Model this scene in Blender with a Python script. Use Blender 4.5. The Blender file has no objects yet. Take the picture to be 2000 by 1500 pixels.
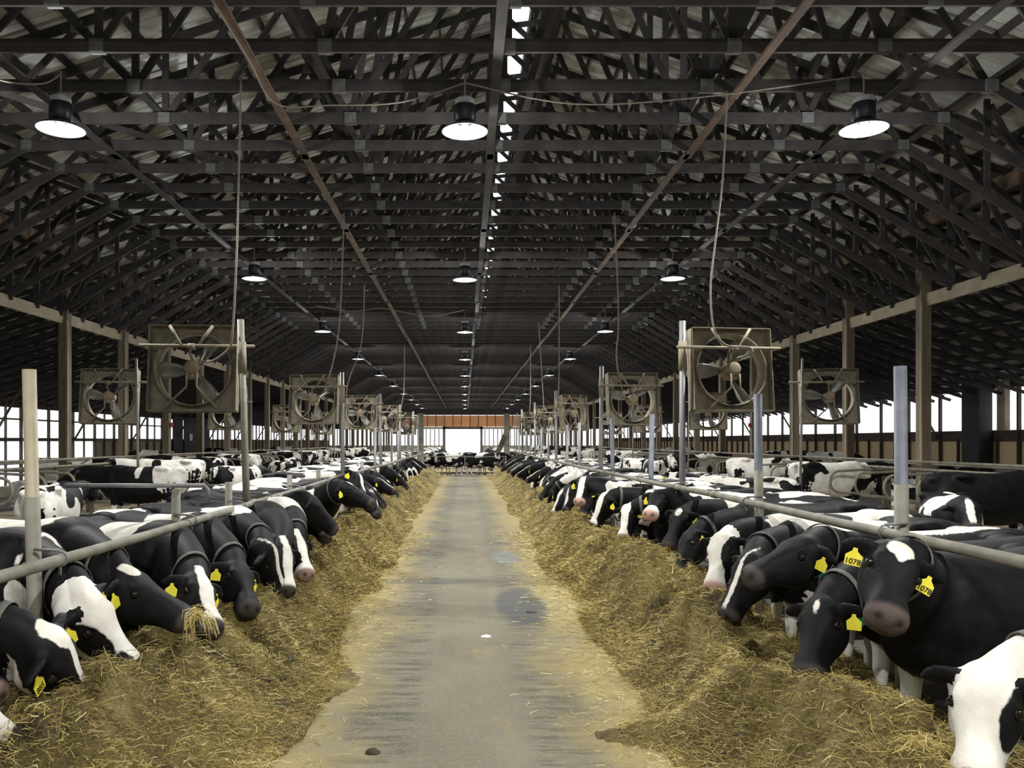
import bpy, math, random
import numpy as np
from mathutils import Vector, Matrix, kdtree

rnd = random.Random(7)
SC = bpy.context.scene
COL = SC.collection

# ------------------------------------------------------------------ camera, sky, exposure
F = 1600.0            # focal length in pixels of a 2000 px wide frame
VX, VY = 908.0, 862.0  # vanishing point of the barn's long axis
H = 2.0               # camera height
cam_d = bpy.data.cameras.new('camera')
cam_d.sensor_width = 36.0
cam_d.lens = F / 2000.0 * 36.0
cam_d.shift_x = (1000 - VX) / 2000.0
cam_d.shift_y = (VY - 750) / 2000.0
cam_d.clip_start = 0.05
cam_d.clip_end = 600
cam = bpy.data.objects.new('camera', cam_d)
cam.location = (0, 0, H)
cam.rotation_euler = (math.radians(90), 0, 0)
COL.objects.link(cam)
SC.camera = cam

world = bpy.data.worlds.new('sky')
SC.world = world
world.use_nodes = True
bg = world.node_tree.nodes['Background']
bg.inputs[0].default_value = (0.93, 0.96, 1.0, 1)
bg.inputs[1].default_value = 1.9
SC.view_settings.view_transform = 'Standard'
SC.view_settings.look = 'None'
SC.view_settings.exposure = 0.0
SC.view_settings.gamma = 1.0
SC.view_settings.use_curve_mapping = False
LAMP_W = 640.0


def at(px, py, y):
    return Vector(((px - VX) * y / F, y, H - (py - VY) * y / F))


# ------------------------------------------------------------------ materials
def new_mat(name):
    m = bpy.data.materials.new(name)
    m.use_nodes = True
    nt = m.node_tree
    return m, nt, nt.nodes['Principled BSDF']


def N(nt, typ, **kw):
    n = nt.nodes.new(typ)
    for k, v in kw.items():
        setattr(n, k, v)
    return n


def ramp(nt, stops):
    r = nt.nodes.new('ShaderNodeValToRGB')
    e = r.color_ramp.elements
    while len(e) < len(stops):
        e.new(0.5)
    for i, (p, c) in enumerate(stops):
        e[i].position = p
        e[i].color = (c[0], c[1], c[2], 1)
    return r


def noisy(name, cols, scale=4.0, rough=0.8, metal=0.0, bump=0.0, stretch=(1, 1, 1), detail=5, coords='Object', vary=0.0):
    m, nt, b = new_mat(name)
    tc = N(nt, 'ShaderNodeTexCoord')
    mp = N(nt, 'ShaderNodeMapping')
    mp.inputs['Scale'].default_value = stretch
    nt.links.new(tc.outputs[coords], mp.inputs[0])
    no = N(nt, 'ShaderNodeTexNoise')
    no.inputs['Scale'].default_value = scale
    no.inputs['Detail'].default_value = detail
    nt.links.new(mp.outputs[0], no.inputs['Vector'])
    k = len(cols)
    r = ramp(nt, [(0.28 + 0.44 * i / max(1, k - 1), c) for i, c in enumerate(cols)])
    nt.links.new(no.outputs[0], r.inputs[0])
    out = r.outputs[0]
    if vary:
        oi = N(nt, 'ShaderNodeObjectInfo')
        hs = N(nt, 'ShaderNodeHueSaturation')
        ma = N(nt, 'ShaderNodeMath', operation='MULTIPLY_ADD')
        ma.inputs[1].default_value = vary
        ma.inputs[2].default_value = 1 - vary / 2
        nt.links.new(oi.outputs['Random'], ma.inputs[0])
        nt.links.new(ma.outputs[0], hs.inputs['Value'])
        nt.links.new(out, hs.inputs['Color'])
        out = hs.outputs[0]
    nt.links.new(out, b.inputs['Base Color'])
    b.inputs['Roughness'].default_value = rough
    b.inputs['Metallic'].default_value = metal
    if bump:
        bp = N(nt, 'ShaderNodeBump')
        bp.inputs['Strength'].default_value = bump
        bp.inputs['Distance'].default_value = 0.02
        nt.links.new(no.outputs[0], bp.inputs['Height'])
        nt.links.new(bp.outputs[0], b.inputs['Normal'])
    return m


M = {}
M['truss'] = noisy('dark_truss_wood', [(.027, .0235, .022), (.06, .052, .048)], 3, .85, stretch=(1, 1, 1), vary=.5)
M['purlin'] = noisy('purlin_wood', [(.03, .026, .026), (.06, .05, .047)], 3, .85)
M['brace'] = noisy('tan_brace_wood', [(.05, .036, .026), (.17, .10, .06)], 3, .8, vary=.5)
M['post'] = noisy('post_wood', [(.10, .075, .05), (.17, .135, .095)], 2.5, .8, stretch=(3, 3, .5), vary=.3)
M['pale_wood'] = noisy('pale_board_wood', [(.25, .21, .14), (.36, .31, .21)], 3, .8)
M['dark_board'] = noisy('dark_board_wood', [(.05, .035, .028), (.1, .075, .06)], 3, .85, vary=.3)
M['osb'] = noisy('strand_board', [(.55, .40, .19), (.8, .62, .36), (.66, .5, .26)], 14, .8, vary=.25)
M['orange'] = noisy('orange_plywood', [(.55, .23, .09), (.7, .34, .15)], 2.0, .7, vary=.3)
M['plate'] = noisy('gusset_steel', [(.09, .09, .088), (.15, .15, .145)], 12, .6, metal=.1)
M['roof'] = noisy('roof_steel', [(.46, .465, .425), (.60, .605, .56)], 1.2, .45, metal=.15, vary=.35)
M['galv'] = noisy('galvanised_pipe', [(.15, .15, .15), (.25, .25, .25)], 6, .55, metal=.4, stretch=(1, 1, .4))
M['galv_dirty'] = noisy('dusty_pipe', [(.15, .14, .105), (.28, .265, .215)], 5, .65, metal=.2)
M['galv_blue'] = noisy('bluish_pipe', [(.11, .122, .148), (.19, .205, .235)], 7, .6, metal=.2)
M['rust_pipe'] = noisy('yellowed_pipe', [(.3, .26, .17), (.42, .37, .27)], 5, .6, metal=.2)
M['dusty'] = noisy('dusty_fan_steel', [(.17, .145, .10), (.31, .27, .2)], 7, .85, metal=.1)
M['dusty_light'] = noisy('dusty_fan_edge', [(.2, .17, .12), (.32, .28, .2)], 9, .8)
M['blade'] = noisy('fan_blade_grey', [(.10, .11, .10), (.32, .30, .26)], 4, .5, metal=.2)
M['motor'] = noisy('dusty_motor', [(.2, .15, .10), (.3, .24, .16)], 12, .8)
M['lamp_black'] = noisy('lamp_black', [(.006, .008, .014), (.012, .014, .02)], 6, .4)
M['lamp_cap'] = noisy('lamp_cap_grey', [(.35, .35, .38), (.45, .45, .48)], 6, .45)
M['cord'] = noisy('dusty_cord', [(.17, .14, .11), (.27, .24, .19)], 12, .75)
M['collar'] = noisy('collar_web', [(.07, .075, .06), (.14, .14, .115)], 40, .8)
M['collar_white'] = noisy('collar_buckle', [(.4, .42, .42), (.5, .5, .5)], 20, .5)
M['green'] = noisy('green_plastic', [(.01, .17, .11), (.015, .24, .15)], 10, .4)
M['tag'] = noisy('yellow_tag', [(.72, .62, .03), (.85, .75, .06)], 10, .45)
M['ink'] = noisy('black_ink', [(.01, .01, .005), (.02, .02, .01)], 10, .6)
M['eye'] = noisy('eye_dark', [(.004, .003, .003), (.01, .008, .006)], 10, .1)
M['concrete_alley'] = noisy('alley_concrete', [(.05, .045, .035), (.1, .09, .07)], 1.5, .7)
M['bedding'] = noisy('stall_bedding', [(.3, .25, .16), (.45, .38, .26)], 3, .9)
M['snow'] = noisy('snowy_ground', [(.7, .7, .7), (.85, .86, .88)], .4, .9)
M['wall_concrete'] = noisy('low_wall', [(.3, .28, .24), (.42, .4, .34)], 1.5, .85)
M['manure'] = noisy('manure', [(.02, .018, .01), (.06, .05, .025)], 20, .9, bump=.5)
M['paper'] = noisy('paper', [(.6, .65, .62), (.75, .8, .78)], 20, .8)
M['red'] = noisy('red_paint', [(.35, .02, .02), (.45, .03, .03)], 10, .5)
M['siding'] = noisy('grey_siding', [(.2, .19, .15), (.3, .28, .22)], 2, .8)
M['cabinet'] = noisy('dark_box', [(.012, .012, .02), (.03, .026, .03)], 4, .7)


def emissive(name, col, s):
    m, nt, b = new_mat(name)
    b.inputs['Base Color'].default_value = (1, 1, 1, 1)
    b.inputs['Emission Color'].default_value = (*col, 1)
    b.inputs['Emission Strength'].default_value = s
    return m


M['bulb'] = emissive('lit_bulb', (1, .99, .95), 30)


def lamp_dish_mat():
    m, nt, b = new_mat('white_enamel_dish')
    b.inputs['Base Color'].default_value = (.07, .07, .07, 1)
    b.inputs['Roughness'].default_value = .5
    return m


M['dish'] = lamp_dish_mat()


def floor_mat():
    m, nt, b = new_mat('feed_alley_concrete')
    L = nt.links
    geo = N(nt, 'ShaderNodeNewGeometry')
    sep = N(nt, 'ShaderNodeSeparateXYZ')
    L.new(geo.outputs['Position'], sep.inputs[0])

    def noise(scale, stretch, detail=6, rough=.6):
        mp = N(nt, 'ShaderNodeMapping')
        mp.inputs['Scale'].default_value = stretch
        L.new(geo.outputs['Position'], mp.inputs[0])
        n = N(nt, 'ShaderNodeTexNoise')
        n.inputs['Scale'].default_value = scale
        n.inputs['Detail'].default_value = detail
        n.inputs['Roughness'].default_value = rough
        L.new(mp.outputs[0], n.inputs['Vector'])
        return n.outputs[0]

    def math2(op, a, c, clamp=False):
        x = N(nt, 'ShaderNodeMath', operation=op)
        x.use_clamp = clamp
        for i, v in enumerate((a, c)):
            if isinstance(v, (int, float)):
                x.inputs[i].default_value = v
            else:
                L.new(v, x.inputs[i])
        return x.outputs[0]

    def mix(fac, c1, c2):
        x = N(nt, 'ShaderNodeMix', data_type='RGBA')
        if isinstance(fac, (int, float)):
            x.inputs[0].default_value = fac
        else:
            L.new(fac, x.inputs[0])
        for i, v in ((6, c1), (7, c2)):
            if isinstance(v, tuple):
                x.inputs[i].default_value = (*v, 1)
            else:
                L.new(v, x.inputs[i])
        return x.outputs[2]

    def mr(v, a, c, o0=0., o1=1.):
        x = N(nt, 'ShaderNodeMapRange')
        x.interpolation_type = 'SMOOTHSTEP'
        L.new(v, x.inputs[0])
        x.inputs[1].default_value, x.inputs[2].default_value = a, c
        x.inputs[3].default_value, x.inputs[4].default_value = o0, o1
        return x.outputs[0]

    big = noise(.9, (1, .6, 1))
    base = ramp(nt, [(.3, (.13, .121, .09)), (.7, (.205, .19, .142))])
    L.new(big, base.inputs[0])
    col = base.outputs[0]
    # tractor tread marks: dark bars across the two wheel tracks
    ax = math2('ABSOLUTE', math2('SUBTRACT', sep.outputs[0], .05), 0)
    track = math2('MULTIPLY', mr(ax, .3, .5), mr(ax, 1.0, .8))
    bars = noise(3.2, (.55, 3.2, 1), 3)
    tr = math2('MULTIPLY', track, mr(bars, .44, .6))
    col = mix(math2('MULTIPLY', tr, .62), col, (.055, .056, .05))
    # dusty hay chaff towards the edges
    ed = math2('ADD', math2('ABSOLUTE', sep.outputs[0], 0), math2('MULTIPLY', math2('SUBTRACT', noise(1.1, (1, .7, 1)), .5), 1.5))
    col = mix(math2('MULTIPLY', mr(ed, .45, 1.35), .9), col, (.31, .25, .105))
    dk = mr(noise(7, (1, .8, 1), 5), .5, .7)
    col = mix(math2('MULTIPLY', math2('MULTIPLY', dk, mr(ed, .7, 1.3)), .55), col, (.17, .13, .05))
    chaff = mr(noise(30, (1, 1, 1), 5), .52, .66)
    col = mix(math2('MULTIPLY', chaff, .42), col, (.31, .25, .11))
    specks = mr(noise(55, (1, 1, 1), 4), .6, .7)
    col = mix(math2('MULTIPLY', specks, .5), col, (.05, .045, .03))
    mid = math2('MULTIPLY', mr(math2('ABSOLUTE', math2('SUBTRACT', sep.outputs[0], .1), 0), .35, .1), mr(noise(2.0, (1, .5, 1)), .54, .7))
    col = mix(math2('MULTIPLY', mid, .35), col, (.33, .255, .1))

    def blob(x, y, rx, ry, soft=.5):
        dx = math2('DIVIDE', math2('SUBTRACT', sep.outputs[0], x), rx)
        dy = math2('DIVIDE', math2('SUBTRACT', sep.outputs[1], y), ry)
        d = math2('SQRT', math2('ADD', math2('MULTIPLY', dx, dx), math2('MULTIPLY', dy, dy)), 0)
        d = math2('ADD', d, math2('MULTIPLY', math2('SUBTRACT', noise(3, (1, 1, 1)), .5), .7))
        return mr(d, 1.0, soft)
    wet = blob(.68, 10.0, .36, 1.5, .6)
    col = mix(math2('MULTIPLY', wet, .8), col, (.05, .054, .06))
    wet_sheen = blob(.7, 14.2, .3, 1.0)
    col = mix(math2('MULTIPLY', wet_sheen, .5), col, (.19, .21, .22))  # wet patch whose bluish reflection is put into the base colour
    tire = blob(-.5, 11.7, 1.3, .3)
    col = mix(math2('MULTIPLY', tire, .55), col, (.07, .07, .066))
    L.new(col, b.inputs['Base Color'])
    rg = math2('SUBTRACT', .78, math2('MULTIPLY', math2('MAXIMUM', math2('MULTIPLY', wet_sheen, .6), math2('MULTIPLY', wet, .5)), .3))
    L.new(rg, b.inputs['Roughness'])
    bp = N(nt, 'ShaderNodeBump')
    b.inputs['Specular IOR Level'].default_value = .12
    bp.inputs['Strength'].default_value = .5
    bp.inputs['Distance'].default_value = .015
    L.new(noise(30, (1, 1, 1), 4), bp.inputs['Height'])
    L.new(bp.outputs[0], b.inputs['Normal'])
    return m


M['floor'] = floor_mat()


def hay_mat():
    m, nt, b = new_mat('hay')
    L = nt.links
    geo = N(nt, 'ShaderNodeNewGeometry')
    n1 = N(nt, 'ShaderNodeTexNoise')
    n1.inputs['Scale'].default_value = 2.3
    n1.inputs['Detail'].default_value = 4
    n2 = N(nt, 'ShaderNodeTexNoise')
    n2.inputs['Scale'].default_value = 42
    n2.inputs['Detail'].default_value = 6
    n2.inputs['Roughness'].default_value = .75
    n2.inputs['Distortion'].default_value = 1.5
    for n in (n1, n2):
        L.new(geo.outputs['Position'], n.inputs['Vector'])
    mx = N(nt, 'ShaderNodeMath', operation='MULTIPLY_ADD')
    L.new(n1.outputs[0], mx.inputs[0])
    mx.inputs[1].default_value = .5
    m2 = N(nt, 'ShaderNodeMath', operation='MULTIPLY')
    L.new(n2.outputs[0], m2.inputs[0])
    m2.inputs[1].default_value = .5
    L.new(m2.outputs[0], mx.inputs[2])
    r = ramp(nt, [(.38, (.055, .04, .012)), (.455, (.19, .142, .04)), (.535, (.35, .275, .085)), (.65, (.56, .465, .185))])
    L.new(mx.outputs[0], r.inputs[0])
    L.new(r.outputs[0], b.inputs['Base Color'])
    b.inputs['Roughness'].default_value = .9
    bp = N(nt, 'ShaderNodeBump')
    bp.inputs['Strength'].default_value = 1.0
    bp.inputs['Distance'].default_value = .05
    L.new(n2.outputs[0], bp.inputs['Height'])
    L.new(bp.outputs[0], b.inputs['Normal'])
    return m


M['hay'] = hay_mat()


def straw_mat():
    m, nt, b = new_mat('hay_straw')
    a = N(nt, 'ShaderNodeAttribute', attribute_name='tone')
    r = ramp(nt, [(0, (.085, .062, .016)), (.35, (.30, .228, .062)), (.72, (.53, .42, .14)), (1, (.78, .69, .37))])
    nt.links.new(a.outputs['Fac'], r.inputs[0])
    nt.links.new(r.outputs[0], b.inputs['Base Color'])
    b.inputs['Roughness'].default_value = .75
    return m


M['straw'] = straw_mat()


def cow_mat():
    m, nt, b = new_mat('cow_coat')
    L = nt.links

    def attr(n):
        return N(nt, 'ShaderNodeAttribute', attribute_name=n).outputs['Fac']

    def mth(op, a, c, clamp=False):
        x = N(nt, 'ShaderNodeMath', operation=op)
        x.use_clamp = clamp
        for i, v in enumerate((a, c)):
            if isinstance(v, (int, float)):
                x.inputs[i].default_value = v
            else:
                L.new(v, x.inputs[i])
        return x.outputs[0]
    tc = N(nt, 'ShaderNodeTexCoord')
    oi = N(nt, 'ShaderNodeObjectInfo')
    cx = N(nt, 'ShaderNodeCombineXYZ')
    L.new(mth('MULTIPLY', oi.outputs['Random'], 61.0), cx.inputs[0])
    L.new(mth('MULTIPLY', oi.outputs['Random'], 37.0), cx.inputs[1])
    va = N(nt, 'ShaderNodeVectorMath', operation='ADD')
    L.new(tc.outputs['Object'], va.inputs[0])
    L.new(cx.outputs[0], va.inputs[1])
    n1 = N(nt, 'ShaderNodeTexNoise')
    n1.inputs['Scale'].default_value = 1.75
    n1.inputs['Detail'].default_value = 2.5
    n1.inputs['Roughness'].default_value = .45
    L.new(va.outputs[0], n1.inputs['Vector'])
    n2 = N(nt, 'ShaderNodeTexNoise')
    n2.inputs['Scale'].default_value = 28
    n2.inputs['Detail'].default_value = 5
    L.new(tc.outputs['Object'], n2.inputs['Vector'])
    n3 = N(nt, 'ShaderNodeTexNoise')
    n3.inputs['Scale'].default_value = 7
    L.new(tc.outputs['Object'], n3.inputs['Vector'])
    body = mth('MULTIPLY', mth('MULTIPLY', mth('SUBTRACT', n1.outputs[0], .5), 1.6), attr('vary'))
    fine = mth('MULTIPLY', mth('SUBTRACT', n2.outputs[0], .5), .016)
    mid = mth('MULTIPLY', mth('SUBTRACT', n3.outputs[0], .5), .022)
    val = mth('ADD', mth('ADD', attr('coat'), body), mth('ADD', fine, mid))
    mr = N(nt, 'ShaderNodeMapRange')
    L.new(val, mr.inputs[0])
    mr.inputs[1].default_value, mr.inputs[2].default_value = -.004, .004
    white = ramp(nt, [(.3, (.62, .58, .5)), (.6, (.78, .76, .7))])
    L.new(n3.outputs[0], white.inputs[0])
    black = ramp(nt, [(.35, (.004, .004, .005)), (.7, (.0095, .009, .0095))])
    L.new(n3.outputs[0], black.inputs[0])

    def mix(f, a, c):
        x = N(nt, 'ShaderNodeMix', data_type='RGBA')
        L.new(f, x.inputs[0])
        for i, v in ((6, a), (7, c)):
            if isinstance(v, tuple):
                x.inputs[i].default_value = (*v, 1)
            else:
                L.new(v, x.inputs[i])
        return x.outputs[2]
    col = mix(mr.outputs[0], black.outputs[0], white.outputs[0])
    skin = mix(attr('pink'), (.055, .047, .042), (.52, .33, .27))
    col = mix(attr('skin'), col, skin)
    col = mix(attr('dark'), col, (.006, .005, .005))
    L.new(col, b.inputs['Base Color'])
    b.inputs['Roughness'].default_value = .62
    b.inputs['Specular IOR Level'].default_value = .16
    bp = N(nt, 'ShaderNodeBump')
    bp.inputs['Strength'].default_value = .25
    bp.inputs['Distance'].default_value = .01
    n4 = N(nt, 'ShaderNodeTexNoise')
    n4.inputs['Scale'].default_value = 90
    n4.inputs['Detail'].default_value = 3
    L.new(tc.outputs['Object'], n4.inputs['Vector'])
    L.new(n4.outputs[0], bp.inputs['Height'])
    L.new(bp.outputs[0], b.inputs['Normal'])
    return m


M['cow'] = cow_mat()


# ------------------------------------------------------------------ mesh helpers
class MB:
    """collects boxes, tubes, lofts; builds ONE mesh"""

    def __init__(s):
        s.v, s.f = [], []

    def add(s, vs, fs):
        o = len(s.v)
        s.v += [tuple(p) for p in vs]
        s.f += [tuple(i + o for i in f) for f in fs]

    def box(s, x0, x1, y0, y1, z0, z1):
        s.add([(x0, y0, z0), (x1, y0, z0), (x1, y1, z0), (x0, y1, z0), (x0, y0, z1), (x1, y0, z1), (x1, y1, z1), (x0, y1, z1)],
              [(0, 3, 2, 1), (4, 5, 6, 7), (0, 1, 5, 4), (1, 2, 6, 5), (2, 3, 7, 6), (3, 0, 4, 7)])

    def beam(s, p, q, w, d, up=(0, 1, 0)):
        """rectangular bar p->q; w along 'up', d across"""
        p, q, u = Vector(p), Vector(q), Vector(up)
        t = (q - p).normalized()
        u = (u - t * u.dot(t)).normalized()
        c = t.cross(u)
        vs = []
        for e in (p, q):
            for a, b2 in ((-1, -1), (1, -1), (1, 1), (-1, 1)):
                vs.append(e + u * (a * w / 2) + c * (b2 * d / 2))
        s.add(vs, [(0, 3, 2, 1), (4, 5, 6, 7), (0, 1, 5, 4), (1, 2, 6, 5), (2, 3, 7, 6), (3, 0, 4, 7)])

    def tube(s, pts, r, n=8, caps=True):
        pts = [Vector(p) for p in pts]
        rs = r if isinstance(r, (list, tuple)) else [r] * len(pts)
        ref = None
        rings = []
        for i, p in enumerate(pts):
            t = (pts[min(i + 1, len(pts) - 1)] - pts[max(i - 1, 0)]).normalized()
            if ref is None:
                ref = Vector((0, 0, 1)) if abs(t.z) < .9 else Vector((1, 0, 0))
            a = (ref - t * ref.dot(t)).normalized()
            ref = a
            b2 = t.cross(a)
            rings.append([p + (a * math.cos(k * 2 * math.pi / n) + b2 * math.sin(k * 2 * math.pi / n)) * rs[i] for k in range(n)])
        vs = [v for g in rings for v in g]
        fs = []
        for i in range(len(pts) - 1):
            for k in range(n):
                fs.append((i * n + k, i * n + (k + 1) % n, (i + 1) * n + (k + 1) % n, (i + 1) * n + k))
        if caps:
            fs.append(tuple(range(n - 1, -1, -1)))
            fs.append(tuple((len(pts) - 1) * n + k for k in range(n)))
        s.add(vs, fs)

    def lathe(s, prof, c=(0, 0, 0), n=20, closed=False):
        vs, fs = [], []
        for r, z in prof:
            for k in range(n):
                a = 2 * math.pi * k / n
                vs.append((c[0] + r * math.cos(a), c[1] + r * math.sin(a), c[2] + z))
        m = len(prof)
        for i in range(m if closed else m - 1):
            j = (i + 1) % m
            for k in range(n):
                fs.append((i * n + k, i * n + (k + 1) % n, j * n + (k + 1) % n, j * n + k))
        s.add(vs, fs)

    def mesh(s, name, mat, smooth=False):
        me = bpy.data.meshes.new(name)
        me.from_pydata(s.v, [], s.f)
        if mat:
            me.materials.append(M[mat] if isinstance(mat, str) else mat)
        if smooth:
            me.polygons.foreach_set('use_smooth', [True] * len(me.polygons))
        me.update()
        return me

    def build(s, name, mat, parent=None, smooth=False, loc=None):
        return obj(name, s.mesh(name, mat, smooth), parent, loc)


def obj(name, me, parent=None, loc=None):
    o = bpy.data.objects.new(name, me)
    COL.objects.link(o)
    if parent:
        o.parent = parent
    if loc is not None:
        o.location = loc
    return o


def tag(o, label=None, cat=None, group=None, kind=None):
    if label:
        o['label'] = label
    if cat:
        o['category'] = cat
    if group:
        o['group'] = group
    if kind:
        o['kind'] = kind
    return o


def empty(name, loc=(0, 0, 0), rz=0.0):
    o = bpy.data.objects.new(name, None)
    o.empty_display_size = .2
    o.location = loc
    o.rotation_euler = (0, 0, rz)
    COL.objects.link(o)
    return o


def copy_tree(o, parent=None):
    c = o.copy()
    COL.objects.link(c)
    if parent:
        c.parent = parent
    for ch in o.children:
        copy_tree(ch, c)
    return c


ONES = 'zeroth first second third fourth fifth sixth seventh eighth ninth tenth eleventh twelfth thirteenth fourteenth fifteenth sixteenth seventeenth eighteenth nineteenth'.split()
TENS = {2: 'twent', 3: 'thirt', 4: 'fort', 5: 'fift', 6: 'sixt', 7: 'sevent', 8: 'eight', 9: 'ninet'}


def nth(n):
    if n < 20:
        return ONES[n]
    t, u = divmod(n, 10)
    return TENS[t] + ('ieth' if u == 0 else 'y-' + ONES[u])


# ------------------------------------------------------------------ building shell
Y0, Y1 = -12.0, 120.0      # barn runs along Y
PX = 10.3                  # inner post rows
WX = 20.0                  # outer walls
RIDGE_X, RIDGE_Z, EAVE_Z = 1.1, 10.8, 4.05
GAP0, GAP1 = .85, 1.35     # open ridge slot


def roof_z(x):
    if x < RIDGE_X:
        return RIDGE_Z - (RIDGE_X - x) * (RIDGE_Z - EAVE_Z) / (RIDGE_X + WX)
    return RIDGE_Z - (x - RIDGE_X) * (RIDGE_Z - EAVE_Z) / (WX - RIDGE_X)


def struct(o):
    o['kind'] = 'structure'
    return o


RAIL_L, RAIL_R = -2.45, 2.9
RZ_L, RZ_R = 1.29, 1.375
ALLEY = -.12

mb = MB()
mb.box(-60, 60, -40, 220, -.5, -.32)
struct(mb.build('ground', 'snow'))
mb = MB()
mb.box(-WX, WX, Y0, Y1, -.3, ALLEY)
struct(mb.build('floor', 'concrete_alley'))
mb = MB()
mb.box(RAIL_L - .05, RAIL_R + .05, Y0, 48.6, ALLEY, 0)
mb.box(RAIL_L - .05, RAIL_R + .05, 53.5, Y1, ALLEY, 0)
struct(mb.build('floor', 'floor'))
for sx in (-1, 1):
    mb = MB()
    mb.box(min(sx * 8.3, sx * 12.4), max(sx * 8.3, sx * 12.4), 4, 118, ALLEY, .1)
    mb.box(min(sx * 17.4, sx * 19.6), max(sx * 17.4, sx * 19.6), 4, 118, ALLEY, .1)
    struct(mb.build('floor', 'bedding'))

# roof: corrugated sheets and purlins
ceiling = struct(empty('ceiling'))
SHEET = 0.91
for sx in (-1, 1):
    x_in = GAP0 if sx < 0 else GAP1
    x_out = sx * (WX + .6)
    vs, fs = [], []
    prof = []
    for k in range(4):
        y = k * SHEET / 4
        prof += [(y, 0), (y + .16, 0), (y + .18, .035), (y + .21, .035)]
    prof.append((SHEET + .012, 0))
    for (y, dz) in prof:
        for x in (x_in, x_out):
            vs.append((x, y, roof_z(x) + .16 + dz))
    for k in range(len(prof) - 1):
        fs.append((2 * k, 2 * k + 1, 2 * k + 3, 2 * k + 2))
    m_ = MB()
    m_.add(vs, fs)
    me = m_.mesh('roof_sheet', 'roof')
    n = int((Y1 - Y0) / SHEET) + 1
    for i in range(n):
        obj('roof_sheet', me, ceiling, (0, Y0 + i * SHEET, 0))
    # purlins
    x = x_in + sx * .12
    while abs(x) < WX:
        m_ = MB()
        z = roof_z(x)
        m_.beam((x, Y0, z + .085), (x, Y1, z + .085), .04, .14, (1, 0, 0))
        m_.build('purlin', 'purlin', ceiling)
        x += sx * .62
# cap boards beside the open ridge
for x in (GAP0 - .03, GAP1 + .03):
    m_ = MB()
    m_.beam((x, Y0, roof_z(x) + .2), (x, Y1, roof_z(x) + .2), .04, .3, (1, 0, 0))
    m_.build('ridge_board', 'truss', ceiling)

# trusses -----------------------------------------------------------------
CH = 7.0
def truss_members():
    L_ = []
    # (kind, p, q, depth, y offset)
    xs_b = [-7.4, -4.65, -1.77, 1.0, 3.4, 5.3, 7.4]
    L_.append(('bottom_chord', (-7.45, CH), (7.45, CH), .17, 0))
    for s in (-1, 1):
        L_.append(('bottom_chord', (s * 7.4, CH), (s * PX, 5.3), .15, 0))
        L_.append(('heel_post', (s * PX, 5.2), (s * PX, roof_z(s * PX) - .08), .16, .045))
        xr = GAP0 if s < 0 else GAP1
        L_.append(('top_chord', (xr, roof_z(xr) - .07), (s * (WX + .3), roof_z(s * (WX + .3)) - .07), .15, 0))
        # aisle rafter bottom chord and webs
        L_.append(('aisle_chord', (s * PX, roof_z(s * PX) - .75), (s * (WX - .1), roof_z(s * (WX - .1)) - .4), .12, 0))
        k = 0
        x = PX
        while x < WX - 1.2:
            a, b_ = s * x, s * (x + 1.1)
            fz = lambda X: roof_z(X) - .75 + .35 * (abs(X) - PX) / (WX - PX)
            if k % 2 == 0:
                L_.append(('web', (a, fz(a)), (b_, roof_z(b_) - .08), .09, .04))
            else:
                L_.append(('web', (a, roof_z(a) - .08), (b_, fz(b_)), .09, .04))
            x += 1.1
            k += 1
    top = lambda x: (x, roof_z(x) - .1)
    webs = [((-10.3, 6.2), (-8.6, 7.45)), ((-7.4, CH), top(-8.8)), ((-7.4, CH), top(-6.0)), ((-4.65, CH), top(-6.0)), ((-4.65, CH), top(-4.65)),
            ((-4.65, CH), top(-3.1)), ((-1.77, CH), top(-3.1)), ((-1.77, CH), top(-1.2)), ((-1.77, CH), top(.3)),
            ((.55, CH), (.55, roof_z(.55) - .1)), ((.9, CH), top(1.9)), ((3.4, CH), top(1.9)), ((3.4, CH), top(3.4)), ((3.4, CH), top(4.6)), ((5.3, CH), top(4.6)),
            ((5.3, CH), top(6.2)), ((7.4, CH), top(6.2)), ((7.4, CH), top(8.8)), ((10.3, 6.2), (8.6, 7.6)),
            ((-10.3, 5.25), (-8.9, 7.5)), ((10.3, 5.25), (8.9, 7.7)), ((.86, 10.35), (1.34, 9.9)), ((GAP0 - .1, 10.2), (GAP1 + .6, 10.35)),
            ((-8.85, 6.1), (-8.85, 7.5)), ((8.85, 6.1), (8.85, 7.8))]
    for p, q in webs:
        L_.append(('web', p, q, .10, .045))
    plates = [(x, CH) for x in (-7.4, -4.65, -1.77, .55, 3.4, 5.3, 7.4)] + [(-6, roof_z(-6) - .12), (-3.1, roof_z(-3.1) - .12), (1.9, roof_z(1.9) - .12), (4.6, roof_z(4.6) - .12)]
    return L_, plates


TM, PLATES = truss_members()
part_mesh = []
for i, (kind, p, q, d, yo) in enumerate(TM):
    m_ = MB()
    m_.beam((p[0], yo, p[1]), (q[0], yo, q[1]), .042, d, (0, 1, 0))
    part_mesh.append((kind, m_.mesh(kind, 'truss')))
for (x, z) in PLATES:
    m_ = MB()
    m_.box(x - .09, x + .09, -.034, .074, z - .08, z + .085)
    part_mesh.append(('gusset_plate', m_.mesh('gusset_plate', 'plate')))
far = MB()
for (kind, p, q, d, yo) in TM:
    far.beam((p[0], yo, p[1]), (q[0], yo, q[1]), .042, d, (0, 1, 0))
for (x, z) in PLATES:
    far.box(x - .1, x + .1, -.034, .074, z - .08, z + .08)
far_me = far.mesh('roof_truss', 'truss')
TY = [9.25] + [10.36 + 1.16 * k for k in range(94)]
TY = [y for y in TY if y < Y1 - .5]
NEAR_T = 24
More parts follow.
